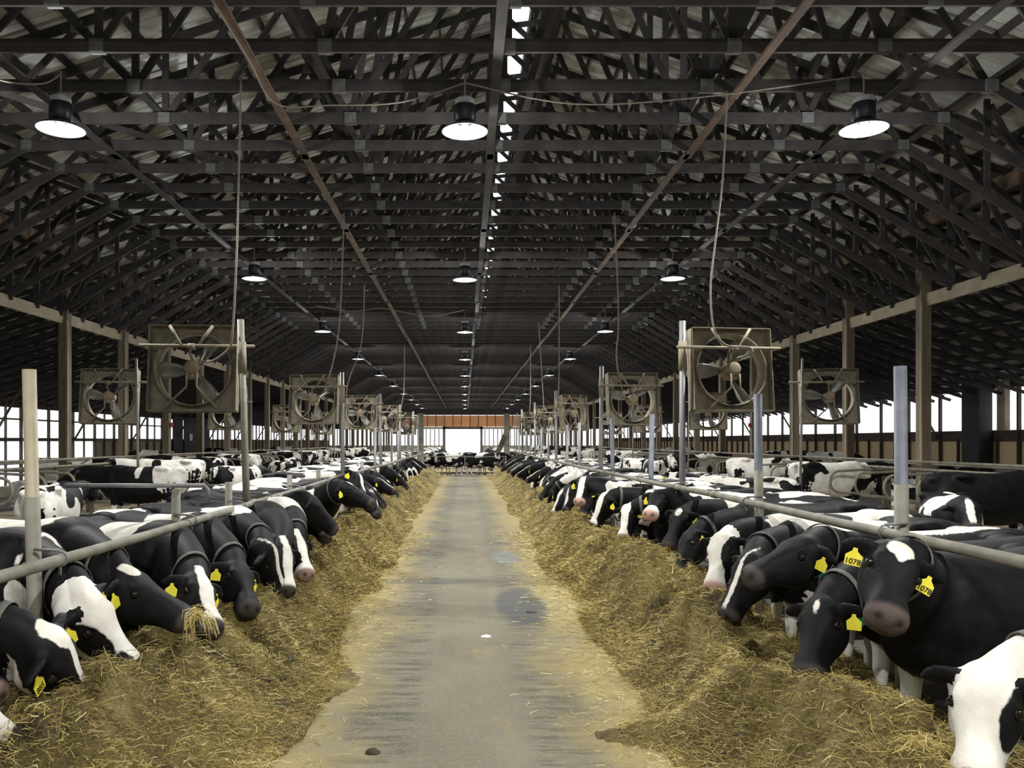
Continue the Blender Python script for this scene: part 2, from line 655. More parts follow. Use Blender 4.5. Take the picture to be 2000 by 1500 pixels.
for i, y in enumerate(TY):
    if i < NEAR_T:
        t = empty('roof_truss', (0, y, 0))
        for kind, me in part_mesh:
            obj(kind, me, t)
    else:
        t = obj('roof_truss', far_me, None, (0, y, 0))
    lb = nth(i + 1) + ' brown wooden roof truss counting back from the top of the picture'
    tag(t, lb, 'roof truss', 'wooden roof trusses across the barn')

# longitudinal braces lying on the bottom chords
for x, mt, w in ((-5.96, 'truss', .12), (-2.72, 'brace', .12), (.42, 'truss', .13), (3.8, 'brace', .11), (6.0, 'truss', .12)):
    y = 9.0
    br = struct(empty('trim_1'))
    while y < 117:
        m_ = MB()
        y2 = min(y + 4.9, 117.5)
        off = rnd.uniform(-.03, .03)
        m_.beam((x + off, y, CH - .11), (x + off, y2 + .25, CH - .11), w, .042, (1, 0, 0))
        m_.build('brace_board', mt, br)
        y = y2
# diagonal braces between trusses
for (a, b_) in (((-8.2, 10.4), (-3.3, 16.2)), ((-5.2, 14.9), (-2.6, 18.5)), ((2.2, 17.2), (4.6, 14.9)), ((-7.3, 12.7), (-4.7, 19.6)), ((1.6, 24), (5.2, 21.8)), ((6.2, 13.8), (8.8, 18.5))):
    br = struct(empty('trim_2'))
    m_ = MB()
    m_.beam((a[0], a[1], CH + .12), (b_[0], b_[1], CH + .12), .09, .04, (0, 0, 1))
    m_.build('brace_board', 'truss', br)

# side headers at the inner posts (lower pale, upper tan), per bay boards
PY_L = [21.1 - 3.6 + 3.6 * k for k in range(28)]
PY_R = [18.4 - 3.6 + 3.6 * k for k in range(29)]
for sx, ys in ((-1, PY_L), (1, PY_R)):
    hd = struct(empty('trim_3'))
    yy = [ys[0] - 7.2, ys[0] - 3.6] + ys
    for a, b_ in zip(yy[:-1], yy[1:]):
        m_ = MB()
        m_.box(sx * (PX + .02) - .03, sx * (PX + .02) + .03, a + .004, b_ - .004, 5.02, 5.3)
        m_.build('header_board', 'pale_wood', hd)
        m_ = MB()
        m_.box(sx * (PX - .14) - .03, sx * (PX - .14) + .03, a + .004, b_ - .004, 6.72, 7.0)
        m_.build('header_board', 'brace', hd)
    for k, y in enumerate(ys):
        p = empty('barn_post', (sx * PX, y, 0))
        m_ = MB()
        m_.box(-.11, .11, -.12, .12, ALLEY, 5.9)
        m_.build('post', 'post', p)
        if (k + (0 if sx < 0 else 1)) % 2 == 0 or k < 3:
            m_ = MB()
            xs = .125 if sx < 0 else -.125
            m_.box(xs - .02, xs + .02, -.155, -.115, ALLEY, 5.1)
            m_.build('edge_batten', 'pale_wood', p)
        m_ = MB()
        m_.beam((-sx * .05, .0, 5.3), (-sx * 1.3, .0, 6.2), .05, .1, (0, 1, 0))
        m_.build('knee_brace', 'truss', p)
        side = 'left' if sx < 0 else 'right'
        lb = f'{nth(k + 1)} square wooden barn post from the front in the {side} inner row'
        tag(p, lb, 'post', f'wooden posts of the {side} inner row')

# outer walls ----------------------------------------------------------------
def side_wall(sx):
    w = struct(empty('wall_left' if sx < 0 else 'wall_right'))
    X = sx * WX
    top = 3.5 if sx < 0 else 3.98

    def bx(name, mat, xa, xb, ya, yb, za, zb):
        m2 = MB()
        m2.box(min(sx * xa, sx * xb), max(sx * xa, sx * xb), ya, yb, za, zb)
        return m2.build(name, mat, w)
    y = Y0
    i = 0
    while y < Y1:
        y2 = min(y + 2.44, Y1)
        open_low = sx < 0 and 33.0 < y < 43.5
        if not open_low:
            bx('wall_panel', 'osb' if sx > 0 else 'pale_wood', WX + .02, WX + .05, y + .01, y2 - .01, 1.1, 2.02)
        bx('sill_board', 'dark_board' if sx > 0 else 'post', WX - .05, WX + .06, y + .005, y2 - .005, 2.0, 2.16 if sx < 0 else 2.42)
        if not open_low:
            bx('base_panel', 'wall_concrete', WX - .0, WX + .12, y, y2, -.32, 1.1)
        bx('eave_board', 'dark_board', WX - .02, WX + .04, y + .003, y2 - .003, top, EAVE_Z + .2)
        bx('wall_stud', 'dark_board', WX - .12, WX + .0, y - .05, y + .05, ALLEY, EAVE_Z)
        bx('wall_stud', 'dark_board' if sx > 0 else 'post', WX - .1, WX + .0, y + 1.22 - .03, y + 1.22 + .03, 1.0 if not open_low else ALLEY, EAVE_Z if sx < 0 else 2.1)
        if i % 3 == 1:
            m2 = MB()
            m2.beam((sx * (WX - .1), y + .1, 2.1), (sx * (WX - 1.3), y + .1, 4.15), .05, .09, (0, 1, 0))
            m2.build('wall_brace', 'dark_board', w)
        if sx < 0 and 33 < y < 60:
            bx('rail_board', 'post', WX - .04, WX + .04, y, y2, 2.95, 3.03)
        y = y2
        i += 1
    if sx < 0:
        # solid stretch with a narrow slot
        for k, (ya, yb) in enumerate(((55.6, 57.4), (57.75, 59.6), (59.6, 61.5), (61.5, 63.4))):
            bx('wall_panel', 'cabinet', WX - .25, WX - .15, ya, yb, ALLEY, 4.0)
    else:
        bx('wall_pilaster', 'cabinet', WX - .6, WX - .1, 30.9, 32.0, ALLEY, 4.3)
        bx('wall_pilaster', 'pale_wood', WX - .3, WX - .1, 29.9, 30.35, 2.4, 4.2)
    return w


side_wall(-1)
side_wall(1)

# end wall ------------------------------------------------------------------
wb = struct(empty('wall_back'))
def eb(name, mat, xa, xb, za, zb, ya=Y1, yb=Y1 + .1):
    m2 = MB()
    m2.box(xa, xb, ya, yb, za, zb)
    return m2.build(name, mat, wb)
DX0, DX1, DZ = -2.85, 2.25, 3.8
xs = np.linspace(-9.2, 8.2, 15)
for a, b_ in zip(xs[:-1], xs[1:]):
    eb('plywood_panel', 'orange', a + .04, b_ - .04, 4.15, 5.8)
    eb('panel_batten', 'dark_board', b_ - .05, b_ + .05, 4.05, 5.9, Y1 - .06, Y1)
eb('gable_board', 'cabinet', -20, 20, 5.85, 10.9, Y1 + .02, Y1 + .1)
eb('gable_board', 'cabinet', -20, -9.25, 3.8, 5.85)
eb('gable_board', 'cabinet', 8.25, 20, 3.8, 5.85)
eb('header_board', 'siding', -9.2, 8.2, 3.78, 4.12, Y1 - .1, Y1 + .08)
for a, b_ in ((-20, DX0), (DX1, 20)):
    eb('base_panel', 'siding', a, b_, ALLEY, 1.4)
    x = a
    while x < b_:
        eb('wall_stud', 'dark_board', x, x + .14, 1.3, 3.9, Y1 - .08, Y1)
        x += .62
dr = struct(empty('door_1', (0, Y1, 0)))
for a, b_ in ((DX0 - .35, DX0), (DX1, DX1 + .35)):
    m2 = MB()
    m2.box(a, b_, -.2, .12, ALLEY, DZ + .35)
    m2.build('door_jamb', 'dark_board', dr)
m2 = MB()
m2.box(DX0 - .35, DX1 + .35, -.2, .12, DZ, DZ + .35)
m2.build('door_head', 'dark_board', dr)
# wall behind the photographer, closing the barn
wf = struct(empty('wall_front'))
m2 = MB()
m2.box(-20, 20, Y0 - .1, Y0, ALLEY, 10.5)
m2.build('wall_panel', 'siding', wf)

# ------------------------------------------------------------------ lamps
def lamp_proto():
    t = empty('high_bay_lamp')
    m_ = MB()
    m_.tube([(0, 0, .34), (0, 0, .72)], .012, 6)
    m_.build('hanger', 'cord', t)
    m_ = MB()
    m_.lathe([(.0, .36), (.13, .36), (.135, .34), (.135, .27), (.0, .27)], n=20)
    m_.build('housing_cap', 'lamp_cap', t, True)
    m_ = MB()
    m_.lathe([(.0, .275), (.145, .275), (.15, .26), (.15, .06), (.12, .03), (.0, .03)], n=20)
    m_.build('ballast_housing', 'lamp_black', t, True)
    m_ = MB()
    m_.lathe([(.10, .05), (.15, .02), (.24, -.02), (.315, -.07), (.32, -.075), (.31, -.08), (.23, -.035), (.14, .005), (.09, .035)], n=28, closed=True)
    m_.build('reflector', 'dish', t, True)
    m_ = MB()
    m_.lathe([(.0, .03), (.035, .02), (.06, -.01), (.072, -.045), (.055, -.085), (.02, -.105), (.0, -.108)], n=16)
    m_.build('bulb', 'bulb', t, True)
    return t


LX = (-5.5, 0.0, 5.43)
LY = [.85, 11.15, 21.4, 31.7, 42.3, 52.8, 63.0, 73.5, 84, 94.5, 105, 115]
LZ = 6.32
proto = lamp_proto()
ld = bpy.data.lights.new('lamp_light', 'SPOT')
ld.spot_size = math.radians(150)
ld.spot_blend = .45
ld.energy = LAMP_W * .84
lu = bpy.data.lights.new('bulb_light', 'POINT')
lu.energy = LAMP_W * .13
lu.color = (.97, .985, 1.0)
lu.shadow_soft_size = .06
ld.color = (1.0, .99, .96)
ld.shadow_soft_size = .06
first = True
for r, y in enumerate(LY):
    for c, x in enumerate(LX):
        t = proto if first else copy_tree(proto)
        first = False
        t.location = (x, y, LZ - (.03 if c == 1 else 0))
        lo = bpy.data.objects.new('lamp_light', ld)
        COL.objects.link(lo)
        lo.parent = t
        lo.location = (0, 0, -.17)
        lo = bpy.data.objects.new('bulb_light', lu)
        COL.objects.link(lo)
        lo.parent = t
        lo.location = (0, 0, -.42)
        cn = ('left', 'centre', 'right')[c]
        if r == 0:
            lb = f'lit high bay lamp of the {cn} line directly above the camera'
        else:
            lb = f'lit high bay lamp with white dish in the {cn} line, {nth(r)} from the front'
        tag(t, lb, 'lamp', 'high bay lamps under the trusses')
for c, x in enumerate(LX):      # the lamp row behind the photographer
    t = copy_tree(proto)
    t.location = (x, -9.0, LZ)
    tag(t, f'lit high bay lamp of the {("left", "centre", "right")[c]} line behind the camera', 'lamp', 'high bay lamps under the trusses')

# ------------------------------------------------------------------ hay windrows
def fbm(x, y, seed=0, octs=4):
    """cheap value noise, numpy"""
    tot = np.zeros_like(x)
    amp, fr = 1.0, 1.0
    for o in range(octs):
        xi = np.floor(x * fr + 13.1 * o)
        yi = np.floor(y * fr + 7.7 * o)
        fx = x * fr + 13.1 * o - xi
        fy = y * fr + 7.7 * o - yi
        fx = fx * fx * (3 - 2 * fx)
        fy = fy * fy * (3 - 2 * fy)

        def hsh(a, b_):
            s = np.sin(a * 127.1 + b_ * 311.7 + seed * 17.3 + o * 5.1) * 43758.5453
            return s - np.floor(s)
        v = (hsh(xi, yi) * (1 - fx) + hsh(xi + 1, yi) * fx) * (1 - fy) + (hsh(xi, yi + 1) * (1 - fx) + hsh(xi + 1, yi + 1) * fx) * fy
        tot += amp * (v - .5)
        amp *= .5
        fr *= 2.1
    return tot


def hay_height(side, ax, y):
    """ax = distance from lane centre line"""
    ax = np.asarray(ax, float)
    y = np.asarray(y, float)
    n = fbm(ax * 1.3, y * 1.1, 3 + side, 3)
    n2 = fbm(ax * 6, y * 6, 9 + side, 3)
    if side < 0:
        edge = 1.46 + .22 * fbm(y * .9, y * 0 + 3, 5, 3) + .14 * np.exp(-((y - 8.9) / .6) ** 2) - .24 * np.exp(-((y - 7.0) / .9) ** 2)
        top = .50 + .15 * np.exp(-((y - 6.6) / 1.2) ** 2) - .2 * np.exp(-((y - 8.9) / .7) ** 2) + .05 * np.exp(-((y - 4.2) / 1.2) ** 2)
        crest = 1.98
    else:
        edge = 1.53 + .2 * fbm(y * .8, y * 0 + 8, 6, 3) - .45 * np.exp(-((y - 5.55) / .2) ** 2)
        top = .48 + .0 * y
        crest = 2.06
    top = top * np.clip((y + 3) / 4, .3, 1) * np.clip(1.1 - y / 110, .6, 1)
    edge = edge - .18
    up = np.clip((ax - edge) / (crest - edge), 0, 1)
    up = (up * up * (3 - 2 * up)) ** 1.25
    dn = np.clip((ax - crest - .15) / .75, 0, 1)
    dn = 1 - .62 * dn * dn * (3 - 2 * dn)
    h = top * up * dn
    h = h * (1 + .8 * n + .42 * n2 + .16 * fbm(ax * 17, y * 17, 21 + side, 2)) + .012
    return np.where(ax < edge - .05, -.03, np.maximum(h, -.03))


def hay(side, lab):
    xs_ = np.concatenate([np.arange(.75, 3.32, .05)])
    ys_ = np.concatenate([np.arange(1.0, 13, .055), np.arange(13, 25, .1), np.arange(25, 48.6, .2)])
    X, Y = np.meshgrid(xs_, ys_)
    Hh = hay_height(side, X, Y)
    V = np.stack([side * X, Y, Hh], -1).reshape(-1, 3)
    nx, ny = len(xs_), len(ys_)
    idx = np.arange(nx * ny).reshape(ny, nx)
    q = np.stack([idx[:-1, :-1], idx[:-1, 1:], idx[1:, 1:], idx[1:, :-1]], -1).reshape(-1, 4)
    if side < 0:
        q = q[:, ::-1]
    me = bpy.data.meshes.new('hay_windrow')
    me.from_pydata(V.tolist(), [], q.tolist())
    me.materials.append(M['hay'])
    me.polygons.foreach_set('use_smooth', [True] * len(me.polygons))
    o = obj('hay_windrow', me)
    tag(o, lab, 'hay', None, 'stuff')
    return o


hay_l = hay(-1, 'long heap of loose hay along the left feed rail')
hay_r = hay(1, 'long heap of loose hay along the right feed rail')


def straws(parent, side, n, yr, rng, lane=False):
    """loose bent stalks lying on the hay: ribbons of two quads"""
    u = rng.random(n)
    y = yr[0] + (yr[1] - yr[0]) * u ** 1.6
    if lane:
        ax = np.abs(1.75 - np.abs(rng.normal(0, .38, n)))
        sg = np.where(rng.random(n) < .5, -1., 1.)
    else:
        ax = 1.05 + 2.25 * rng.random(n)
        sg = np.full(n, float(side))
    h = hay_height(-1, ax, y) if side < 0 else hay_height(1, ax, y)
    if lane:
        h = np.maximum(np.where(sg < 0, hay_height(-1, ax, y), hay_height(1, ax, y)), 0)
    keep = (h > -.005)
    y, ax, sg, h = y[keep], ax[keep], sg[keep], h[keep]
    n = len(y)
    ln = rng.uniform(.03, .12, n) * (1 + (rng.random(n) < .05) * 1.4)
    az = rng.uniform(0, 2 * np.pi, n)
    el = rng.normal(.1, .22, n) if not lane else np.abs(rng.normal(0, .04, n))
    d = np.stack([np.cos(az) * np.cos(el), np.sin(az) * np.cos(el), np.sin(el)], -1)
    c = np.stack([sg * ax, y, h + (.012 if not lane else .006)], -1)
    bend = rng.normal(0, .18, (n, 3)) * ln[:, None]
    bend[:, 2] = np.abs(bend[:, 2]) * (.8 if not lane else .1)
    w = np.clip(rng.uniform(.0009, .002, n) * np.clip(y / 5.5, 1, 4), 0, .008)
    side_v = np.cross(d, rng.normal(0, 1, (n, 3)))
    side_v /= np.linalg.norm(side_v, axis=1)[:, None] + 1e-9
    p0 = c - d * ln[:, None] / 2
    p1 = c + bend
    p2 = c + d * ln[:, None] / 2
    w_ = side_v * w[:, None]
    V = np.stack([p0 - w_, p0 + w_, p1 - w_, p1 + w_, p2 - w_ * .6, p2 + w_ * .6], 1).reshape(-1, 3)
    b_ = (np.arange(n) * 6)[:, None]
    q = np.concatenate([b_ + np.array([0, 1, 3, 2]), b_ + np.array([2, 3, 5, 4])], 0)
    me = bpy.data.meshes.new('straw')
    me.vertices.add(len(V))
    me.vertices.foreach_set('co', V.ravel())
    me.loops.add(q.size)
    me.loops.foreach_set('vertex_index', q.ravel().astype(np.int32))
    me.polygons.add(len(q))
    me.polygons.foreach_set('loop_start', np.arange(0, q.size, 4, dtype=np.int32))
    me.update(calc_edges=True)
    a = me.attributes.new('tone', 'FLOAT', 'POINT')
    big = fbm(ax * 1.6, y * 1.6, 31, 3)
    if lane:
        big = big + .75
    tone = np.clip(rng.beta(1.7, 2.5, n) + big * .45 + (rng.random(n) < .05) * .4, 0, 1)
    a.data.foreach_set('value', np.repeat(tone, 6).astype(np.float32))
    me.materials.append(M['straw'])
    o = obj('straw', me, parent)
    o['kind'] = 'stuff'
    return o


rng = np.random.default_rng(5)
straws(hay_l, -1, 90000, (3.0, 16), rng)
straws(hay_r, 1, 90000, (3.0, 16), rng)
straws(hay_l, -1, 14000, (14, 34), rng)
straws(hay_r, 1, 14000, (14, 34), rng)
sc_ = straws(None, -1, 16000, (4.0, 18), rng, lane=True)
sc_.name = 'chaff_litter'
tag(sc_, 'thin scatter of loose stalks along both lane edges', 'straw', None, 'stuff')

# ------------------------------------------------------------------ cows
def nrm(v):
    v = np.asarray(v, float)
    return v / (np.linalg.norm(v) + 1e-12)


def interp(keys, step):
    """Catmull-Rom resample of rows [param, values...] at ~step in param"""
    K = np.array(keys, float)
    t = K[:, 0]
    n = max(2, int(round(abs(t[-1] - t[0]) / step)) + 1)
    tt = np.linspace(t[0], t[-1], n)
    out = np.zeros((n, K.shape[1]))
    out[:, 0] = tt
    m = np.gradient(K[:, 1:], t, axis=0) if len(t) > 2 else np.repeat((K[1:, 1:] - K[:1, 1:]) / (t[1] - t[0]), 2, 0)
    sg = np.sign(t[-1] - t[0])
    seg = np.clip(np.searchsorted(t * sg, tt * sg, side='right') - 1, 0, len(t) - 2)
    h = (t[seg + 1] - t[seg])
    u = ((tt - t[seg]) / h)[:, None]
    h = h[:, None]
    p0, p1, m0, m1 = K[seg, 1:], K[seg + 1, 1:], m[seg], m[seg + 1]
    out[:, 1:] = (2 * u**3 - 3 * u**2 + 1) * p0 + (u**3 - 2 * u**2 + u) * h * m0 + (-2 * u**3 + 3 * u**2) * p1 + (u**3 - u**2) * h * m1
    return out


class Body:
    def __init__(s):
        s.V, s.Fc, s.R, s.Q = [], [], [], []   # verts, faces, region, region coords
        s.n = 0

    def loft(s, C, A, B, wa, up, dn, region, q, n=20, e=1.0):
        """rings: centre C, axes A,B (m,3), half extents wa, up, dn (m)"""
        m = len(C)
        th = np.arange(n) * 2 * np.pi / n
        c = np.sign(np.cos(th)) * np.abs(np.cos(th)) ** e
        sn = np.sign(np.sin(th)) * np.abs(np.sin(th)) ** e
        ext = np.where(sn[None, :] >= 0, up[:, None], dn[:, None]) * sn[None, :]
        P = C[:, None, :] + A[:, None, :] * (wa[:, None] * c[None, :])[..., None] + B[:, None, :] * ext[..., None]
        P = P.reshape(-1, 3)
        o = s.n
        fs = []
        for i in range(m - 1):
            for k in range(n):
                k2 = (k + 1) % n
                fs.append((o + i * n + k, o + i * n + k2, o + (i + 1) * n + k2, o + (i + 1) * n + k))
        c0, c1 = o + m * n, o + m * n + 1
        for k in range(n):
            k2 = (k + 1) % n
            fs.append((c0, o + k2, o + k))
            fs.append((c1, o + (m - 1) * n + k, o + (m - 1) * n + k2))
        s.V.append(np.concatenate([P, C[:1], C[-1:]]))
        s.Fc += fs
        s.R += [region] * (m * n + 2)
        qq = np.repeat(np.asarray(q, float).reshape(m, -1), n, 0)
        s.Q.append(np.concatenate([qq, qq[:1], qq[-1:]]))
        s.n += m * n + 2

    def limb(s, keys, region, n=12):
        """keys rows: x,y,z,r_long,r_lat  (long axis = x)"""
        K = np.array(keys, float)
        d = np.concatenate([[0], np.cumsum(np.linalg.norm(np.diff(K[:, :3], axis=0), axis=1))])
        R = interp(np.concatenate([d[:, None], K], 1), .03)
        C = R[:, 1:4]
        T = np.gradient(C, axis=0)
        T /= np.linalg.norm(T, axis=1)[:, None] + 1e-9
        lat = np.tile(np.array([0., 1, 0]), (len(C), 1))
        lat -= T * np.sum(lat * T, 1)[:, None]
        lat /= np.linalg.norm(lat, axis=1)[:, None] + 1e-9
        lon = np.cross(lat, T)
        s.loft(C, lat, lon, R[:, 5], R[:, 4], R[:, 4], region, R[:, :1], n)

    def blob(s, c, r, region, n=12):
        th = np.linspace(-np.pi / 2 + .12, np.pi / 2 - .12, 9)
        C = np.array(c) + np.outer(np.sin(th), [r[0], 0, 0])
        A = np.tile([0., 1, 0], (9, 1))
        B = np.tile([0., 0, 1], (9, 1))
        k = np.cos(th)
        s.loft(C, A, B, r[1] * k, r[2] * k, r[2] * k, region, np.zeros((9, 1)), n)


TORSO = [  # x, top, bottom, half width
    (-1.00, 1.30, 1.12, .06), (-.95, 1.36, 1.0, .14), (-.86, 1.395, .80, .225), (-.68, 1.415, .68, .285), (-.48, 1.425, .64, .315),
    (-.22, 1.405, .585, .355), (.05, 1.395, .56, .375), (.28, 1.405, .565, .35), (.5, 1.435, .60, .295), (.66, 1.43, .645, .25), (.80, 1.36, .71, .205), (.90, 1.24, .80, .13), (.94, 1.12, .90, .05)]
HEAD = [  # t, dorsal, ventral, half width
    (-.055, -.055, -.16, .055), (-.03, -.01, -.205, .092), (.02, .026, -.24, .115), (.08, .034, -.27, .127), (.15, .026, -.298, .14), (.20, .016, -.30, .134),
    (.27, .002, -.278, .113), (.34, -.006, -.24, .097), (.40, -.010, -.214, .096), (.455, -.012, -.205, .108), (.505, -.02, -.198, .112), (.54, -.042, -.186, .10), (.562, -.07, -.165, .07)]
HL = .55


def cow_mesh(name, P, d, u, face=(), body=(), vary=1.0, bias=0.0, neck_white=-.12, leg_white=.5, pink=0.0, ear_w=-.1, voxel=.024, lying=False, swing=(0, 0, 0, 0), tail_up=False):
    """one continuous cow, facing +x, hooves on z=0. P poll, d head direction, u forehead normal (local)."""
    P, d, u = np.array(P, float), nrm(d), np.array(u, float)
    u = nrm(u - d * u.dot(d))
    l = np.cross(u, d)
    drop = .62 if lying else 0.0
    B = Body()
    T = interp(TORSO, .04)
    C = np.stack([T[:, 0], 0 * T[:, 0], T[:, 2] + (T[:, 1] - T[:, 2]) * .52 - drop], 1)
    nA = np.tile([0., 1, 0], (len(C), 1))
    nB = np.tile([0., 0, 1], (len(C), 1))
    bot = C[:, 2] - (T[:, 2] - drop)
    B.loft(C, nA, nB, T[:, 3] * (1.12 if lying else 1), T[:, 1] - drop - C[:, 2], bot * (.98 if not lying else .9), 0, T[:, :1], 26, .86)
    for sy in (-1, 1):
        B.blob((-.50, sy * .22, 1.355 - drop), (.16, .10, .065), 0)
        B.blob((-.88, sy * .12, 1.31 - drop), (.11, .07, .07), 0)
        B.blob((.60, sy * .19, 1.08 - drop), (.17, .11, .26), 0)
        B.blob((-.70, sy * .20, 1.0 - drop), (.22, .12, .28), 0)
    # neck
    N0 = np.array([.60, 0, 1.13 - drop])
    N3 = P + d * .05 - u * .115
    chord = nrm(N3 - N0)
    dist = np.linalg.norm(N3 - N0)
    N1 = N0 + nrm(np.array([1., 0, .12]) + chord) * dist * .36
    N2 = N3 - nrm(chord * 1.0 + d * .25 - u * .55) * dist * .30
    s = np.linspace(0, 1, 26)[:, None]
    C = (1 - s)**3 * N0 + 3 * (1 - s)**2 * s * N1 + 3 * (1 - s) * s**2 * N2 + s**3 * N3
    Tn = np.gradient(C, axis=0)
    Tn /= np.linalg.norm(Tn, axis=1)[:, None]
    lat = (1 - s) * np.array([0., 1, 0]) + s * l
    lat -= Tn * np.sum(lat * Tn, 1)[:, None]
    lat /= np.linalg.norm(lat, axis=1)[:, None]
    upv = np.cross(Tn, lat)
    K = interp([(0, .25, .28, .38), (.25, .195, .235, .32), (.5, .155, .19, .25), (.75, .125, .158, .20), (1, .108, .13, .155)], .04)
    B.loft(C, lat, upv, K[:, 1], K[:, 2], K[:, 3], 1, np.linspace(0, 1, 26)[:, None], 20)
    neck_info = (C, lat, upv, K)
    # head
    Hd = interp(HEAD, .02)
    cu = (Hd[:, 1] + Hd[:, 2]) / 2
    C = P + np.outer(Hd[:, 0], d) + np.outer(cu, u)
    m = len(C)
    B.loft(C, np.tile(l, (m, 1)), np.tile(u, (m, 1)), Hd[:, 3], Hd[:, 1] - cu, cu - Hd[:, 2], 2, Hd[:, :1], 24, .82)
    # ears
    ears = []
    for sy in (-1, 1):
        E0 = P + d * .045 + l * sy * .075 - u * .05
        e = nrm(l * sy - d * .22 - u * .10 + np.array([0, 0, -.22]))
        w = nrm(u - e * u.dot(e) - d * .25)
        th = nrm(np.cross(e, w))
        kk = interp([(0, .025, .03), (.05, .05, .028), (.11, .062, .022), (.17, .05, .019), (.215, .02, .014)], .02)
        C = E0 + np.outer(kk[:, 0], e) - np.outer((kk[:, 0] / .2) ** 2 * .02, [0, 0, 1])
        B.loft(C, np.tile(w, (len(C), 1)), np.tile(th, (len(C), 1)), kk[:, 1], kk[:, 2], kk[:, 2], 3, kk[:, :1], 12)
        ears.append((E0 + e * .125, e, th))
    # legs
    if not lying:
        for i, sy in enumerate((-1, 1)):
            a = swing[i]
            B.limb([(.58, sy * .17, .98, .15, .10), (.57 + a * .1, sy * .18, .78, .105, .085), (.57 + a * .3, sy * .17, .60, .075, .065), (.585 + a * .6, sy * .165, .43, .058, .056), (.575 + a * .65, sy * .165, .26, .036, .036),
                    (.58 + a * .7, sy * .165, .13, .045, .043), (.605 + a * .75, sy * .165, .06, .06, .052), (.615 + a * .75, sy * .165, 0, .07, .056)], 4)
            a = swing[2 + i]
            B.limb([(-.68, sy * .17, 1.08, .22, .11), (-.66, sy * .185, .84, .17, .10), (-.70 + a * .2, sy * .185, .66, .10, .075), (-.80 + a * .5, sy * .17, .50, .062, .05), (-.785 + a * .6, sy * .165, .30, .04, .037),
                    (-.765 + a * .75, sy * .165, .14, .048, .044), (-.735 + a * .8, sy * .165, .06, .06, .052), (-.725 + a * .8, sy * .165, 0, .07, .056)], 4)
        B.blob((-.48, 0, .60), (.22, .16, .15), 5)
    else:
        for sy in (-1, 1):
            B.limb([(.6, sy * .2, .3, .12, .1), (.75, sy * .26, .12, .07, .06), (.5, sy * .3, .07, .05, .05)], 4)
            B.limb([(-.6, sy * .25, .35, .2, .12), (-.35, sy * .42, .15, .1, .08), (-.75, sy * .44, .07, .05, .05)], 4)
    # tail
    if tail_up:
        B.limb([(-.93, 0, 1.34 - drop, .045, .045), (-1.03, .0, 1.40 - drop, .035, .035), (-1.14, .02, 1.30 - drop, .028, .028), (-1.18, .03, 1.05 - drop, .024, .024), (-1.16, .03, .8 - drop, .03, .03), (-1.13, .03, .62 - drop, .015, .015)], 6, 8)
    else:
        zz = .12 if lying else 0
        B.limb([(-.92, 0, 1.35 - drop, .05, .045), (-1.01, 0, 1.27 - drop, .035, .034), (-1.03, .01, 1.0 - drop + zz, .026, .026), (-1.02, .02, .72 - drop + zz * 3, .024, .024), (-1.01, .03, .52 - drop + zz * 4, .04, .04), (-1.0, .03, .36 - drop + zz * 5, .015, .015)], 6, 8)
    V = np.concatenate(B.V)
    R = np.array(B.R)
    Q = np.concatenate([q[:, 0] for q in B.Q])
    # coat field on the source vertices (metres, white > 0)
    hc = np.stack([(V - P) @ d, (V - P) @ l, (V - P) @ u], 1)
    coat = np.full(len(V), bias - .0)
    vr = np.full(len(V), vary)
    for bl in body:
        sgn, c, r = bl
        dd = np.linalg.norm((V + [0, 0, drop] - np.array(c)) / np.array(r), axis=1)
        f = np.clip((1 - dd) * min(r) * 1.0, -.3, .3)
        isb = (R == 0) | (R == 1) | (R == 5) | (R == 4)
        if sgn > 0:
            coat = np.where(isb, np.maximum(coat, f), coat)
        else:
            coat = np.where(isb, np.minimum(coat, -f), coat)
        vr = np.where(isb & (f > -.03), np.minimum(vr, .08), vr)
    isn = R == 1
    coat = np.where(isn & (Q > .35), neck_white + 0 * coat, coat)
    vr = np.where(isn, vr * np.clip((.75 - Q) / .4, 0.05, 1), vr)
    for bl in body:    # explicit neck patches
        sgn, c, r = bl
        if len(bl) == 3 and c[0] > .75:
            dd = np.linalg.norm((V + [0, 0, drop] - np.array(c)) / np.array(r), axis=1)
            f = (1 - dd) * min(r)
            coat = np.where(isn & (f > 0), sgn * f, coat)
    ish = R == 2
    cf = np.full(len(V), -.12)
    for sgn, c, r in face:
        dd = np.linalg.norm((hc - np.array(c)) / np.array(r), axis=1)
        f = np.clip((1 - dd) * min(r), -.12, .12)
        cf = np.maximum(cf, f) if sgn > 0 else np.minimum(cf, -f)
    coat = np.where(ish, cf, coat)
    vr = np.where(ish, 0, vr)
    coat = np.where(R == 3, ear_w, coat)
    vr = np.where(R == 3, 0, vr)
    lw = (leg_white - (V[:, 2])) * .5
    coat = np.where(R == 4, np.clip(lw, -.15, .15), coat)
    vr = np.where(R == 4, .1, vr)
    coat = np.where(R == 5, .1, coat)
    coat = np.where(R == 6, np.clip((.6 - V[:, 2]), -.1, .1), coat)
    vr = np.where(R >= 5, 0, vr)
    # fuse into one surface
    me0 = bpy.data.meshes.new('tmp')
    me0.from_pydata(V.tolist(), [], B.Fc)
    ob = bpy.data.objects.new('tmp', me0)
    COL.objects.link(ob)
    rm = ob.modifiers.new('r', 'REMESH')
    rm.mode = 'VOXEL'
    rm.voxel_size = voxel
    sm = ob.modifiers.new('s', 'SMOOTH')
    sm.factor = .5
    sm.iterations = 3
    dg = bpy.context.evaluated_depsgraph_get()
    me = bpy.data.meshes.new_from_object(ob.evaluated_get(dg))
    me.name = name
    bpy.data.objects.remove(ob)
    bpy.data.meshes.remove(me0)
    n = len(me.vertices)
    W = np.empty(n * 3, np.float32)
    me.vertices.foreach_get('co', W)
    W = W.reshape(-1, 3).astype(float)
    kd = kdtree.KDTree(len(V))
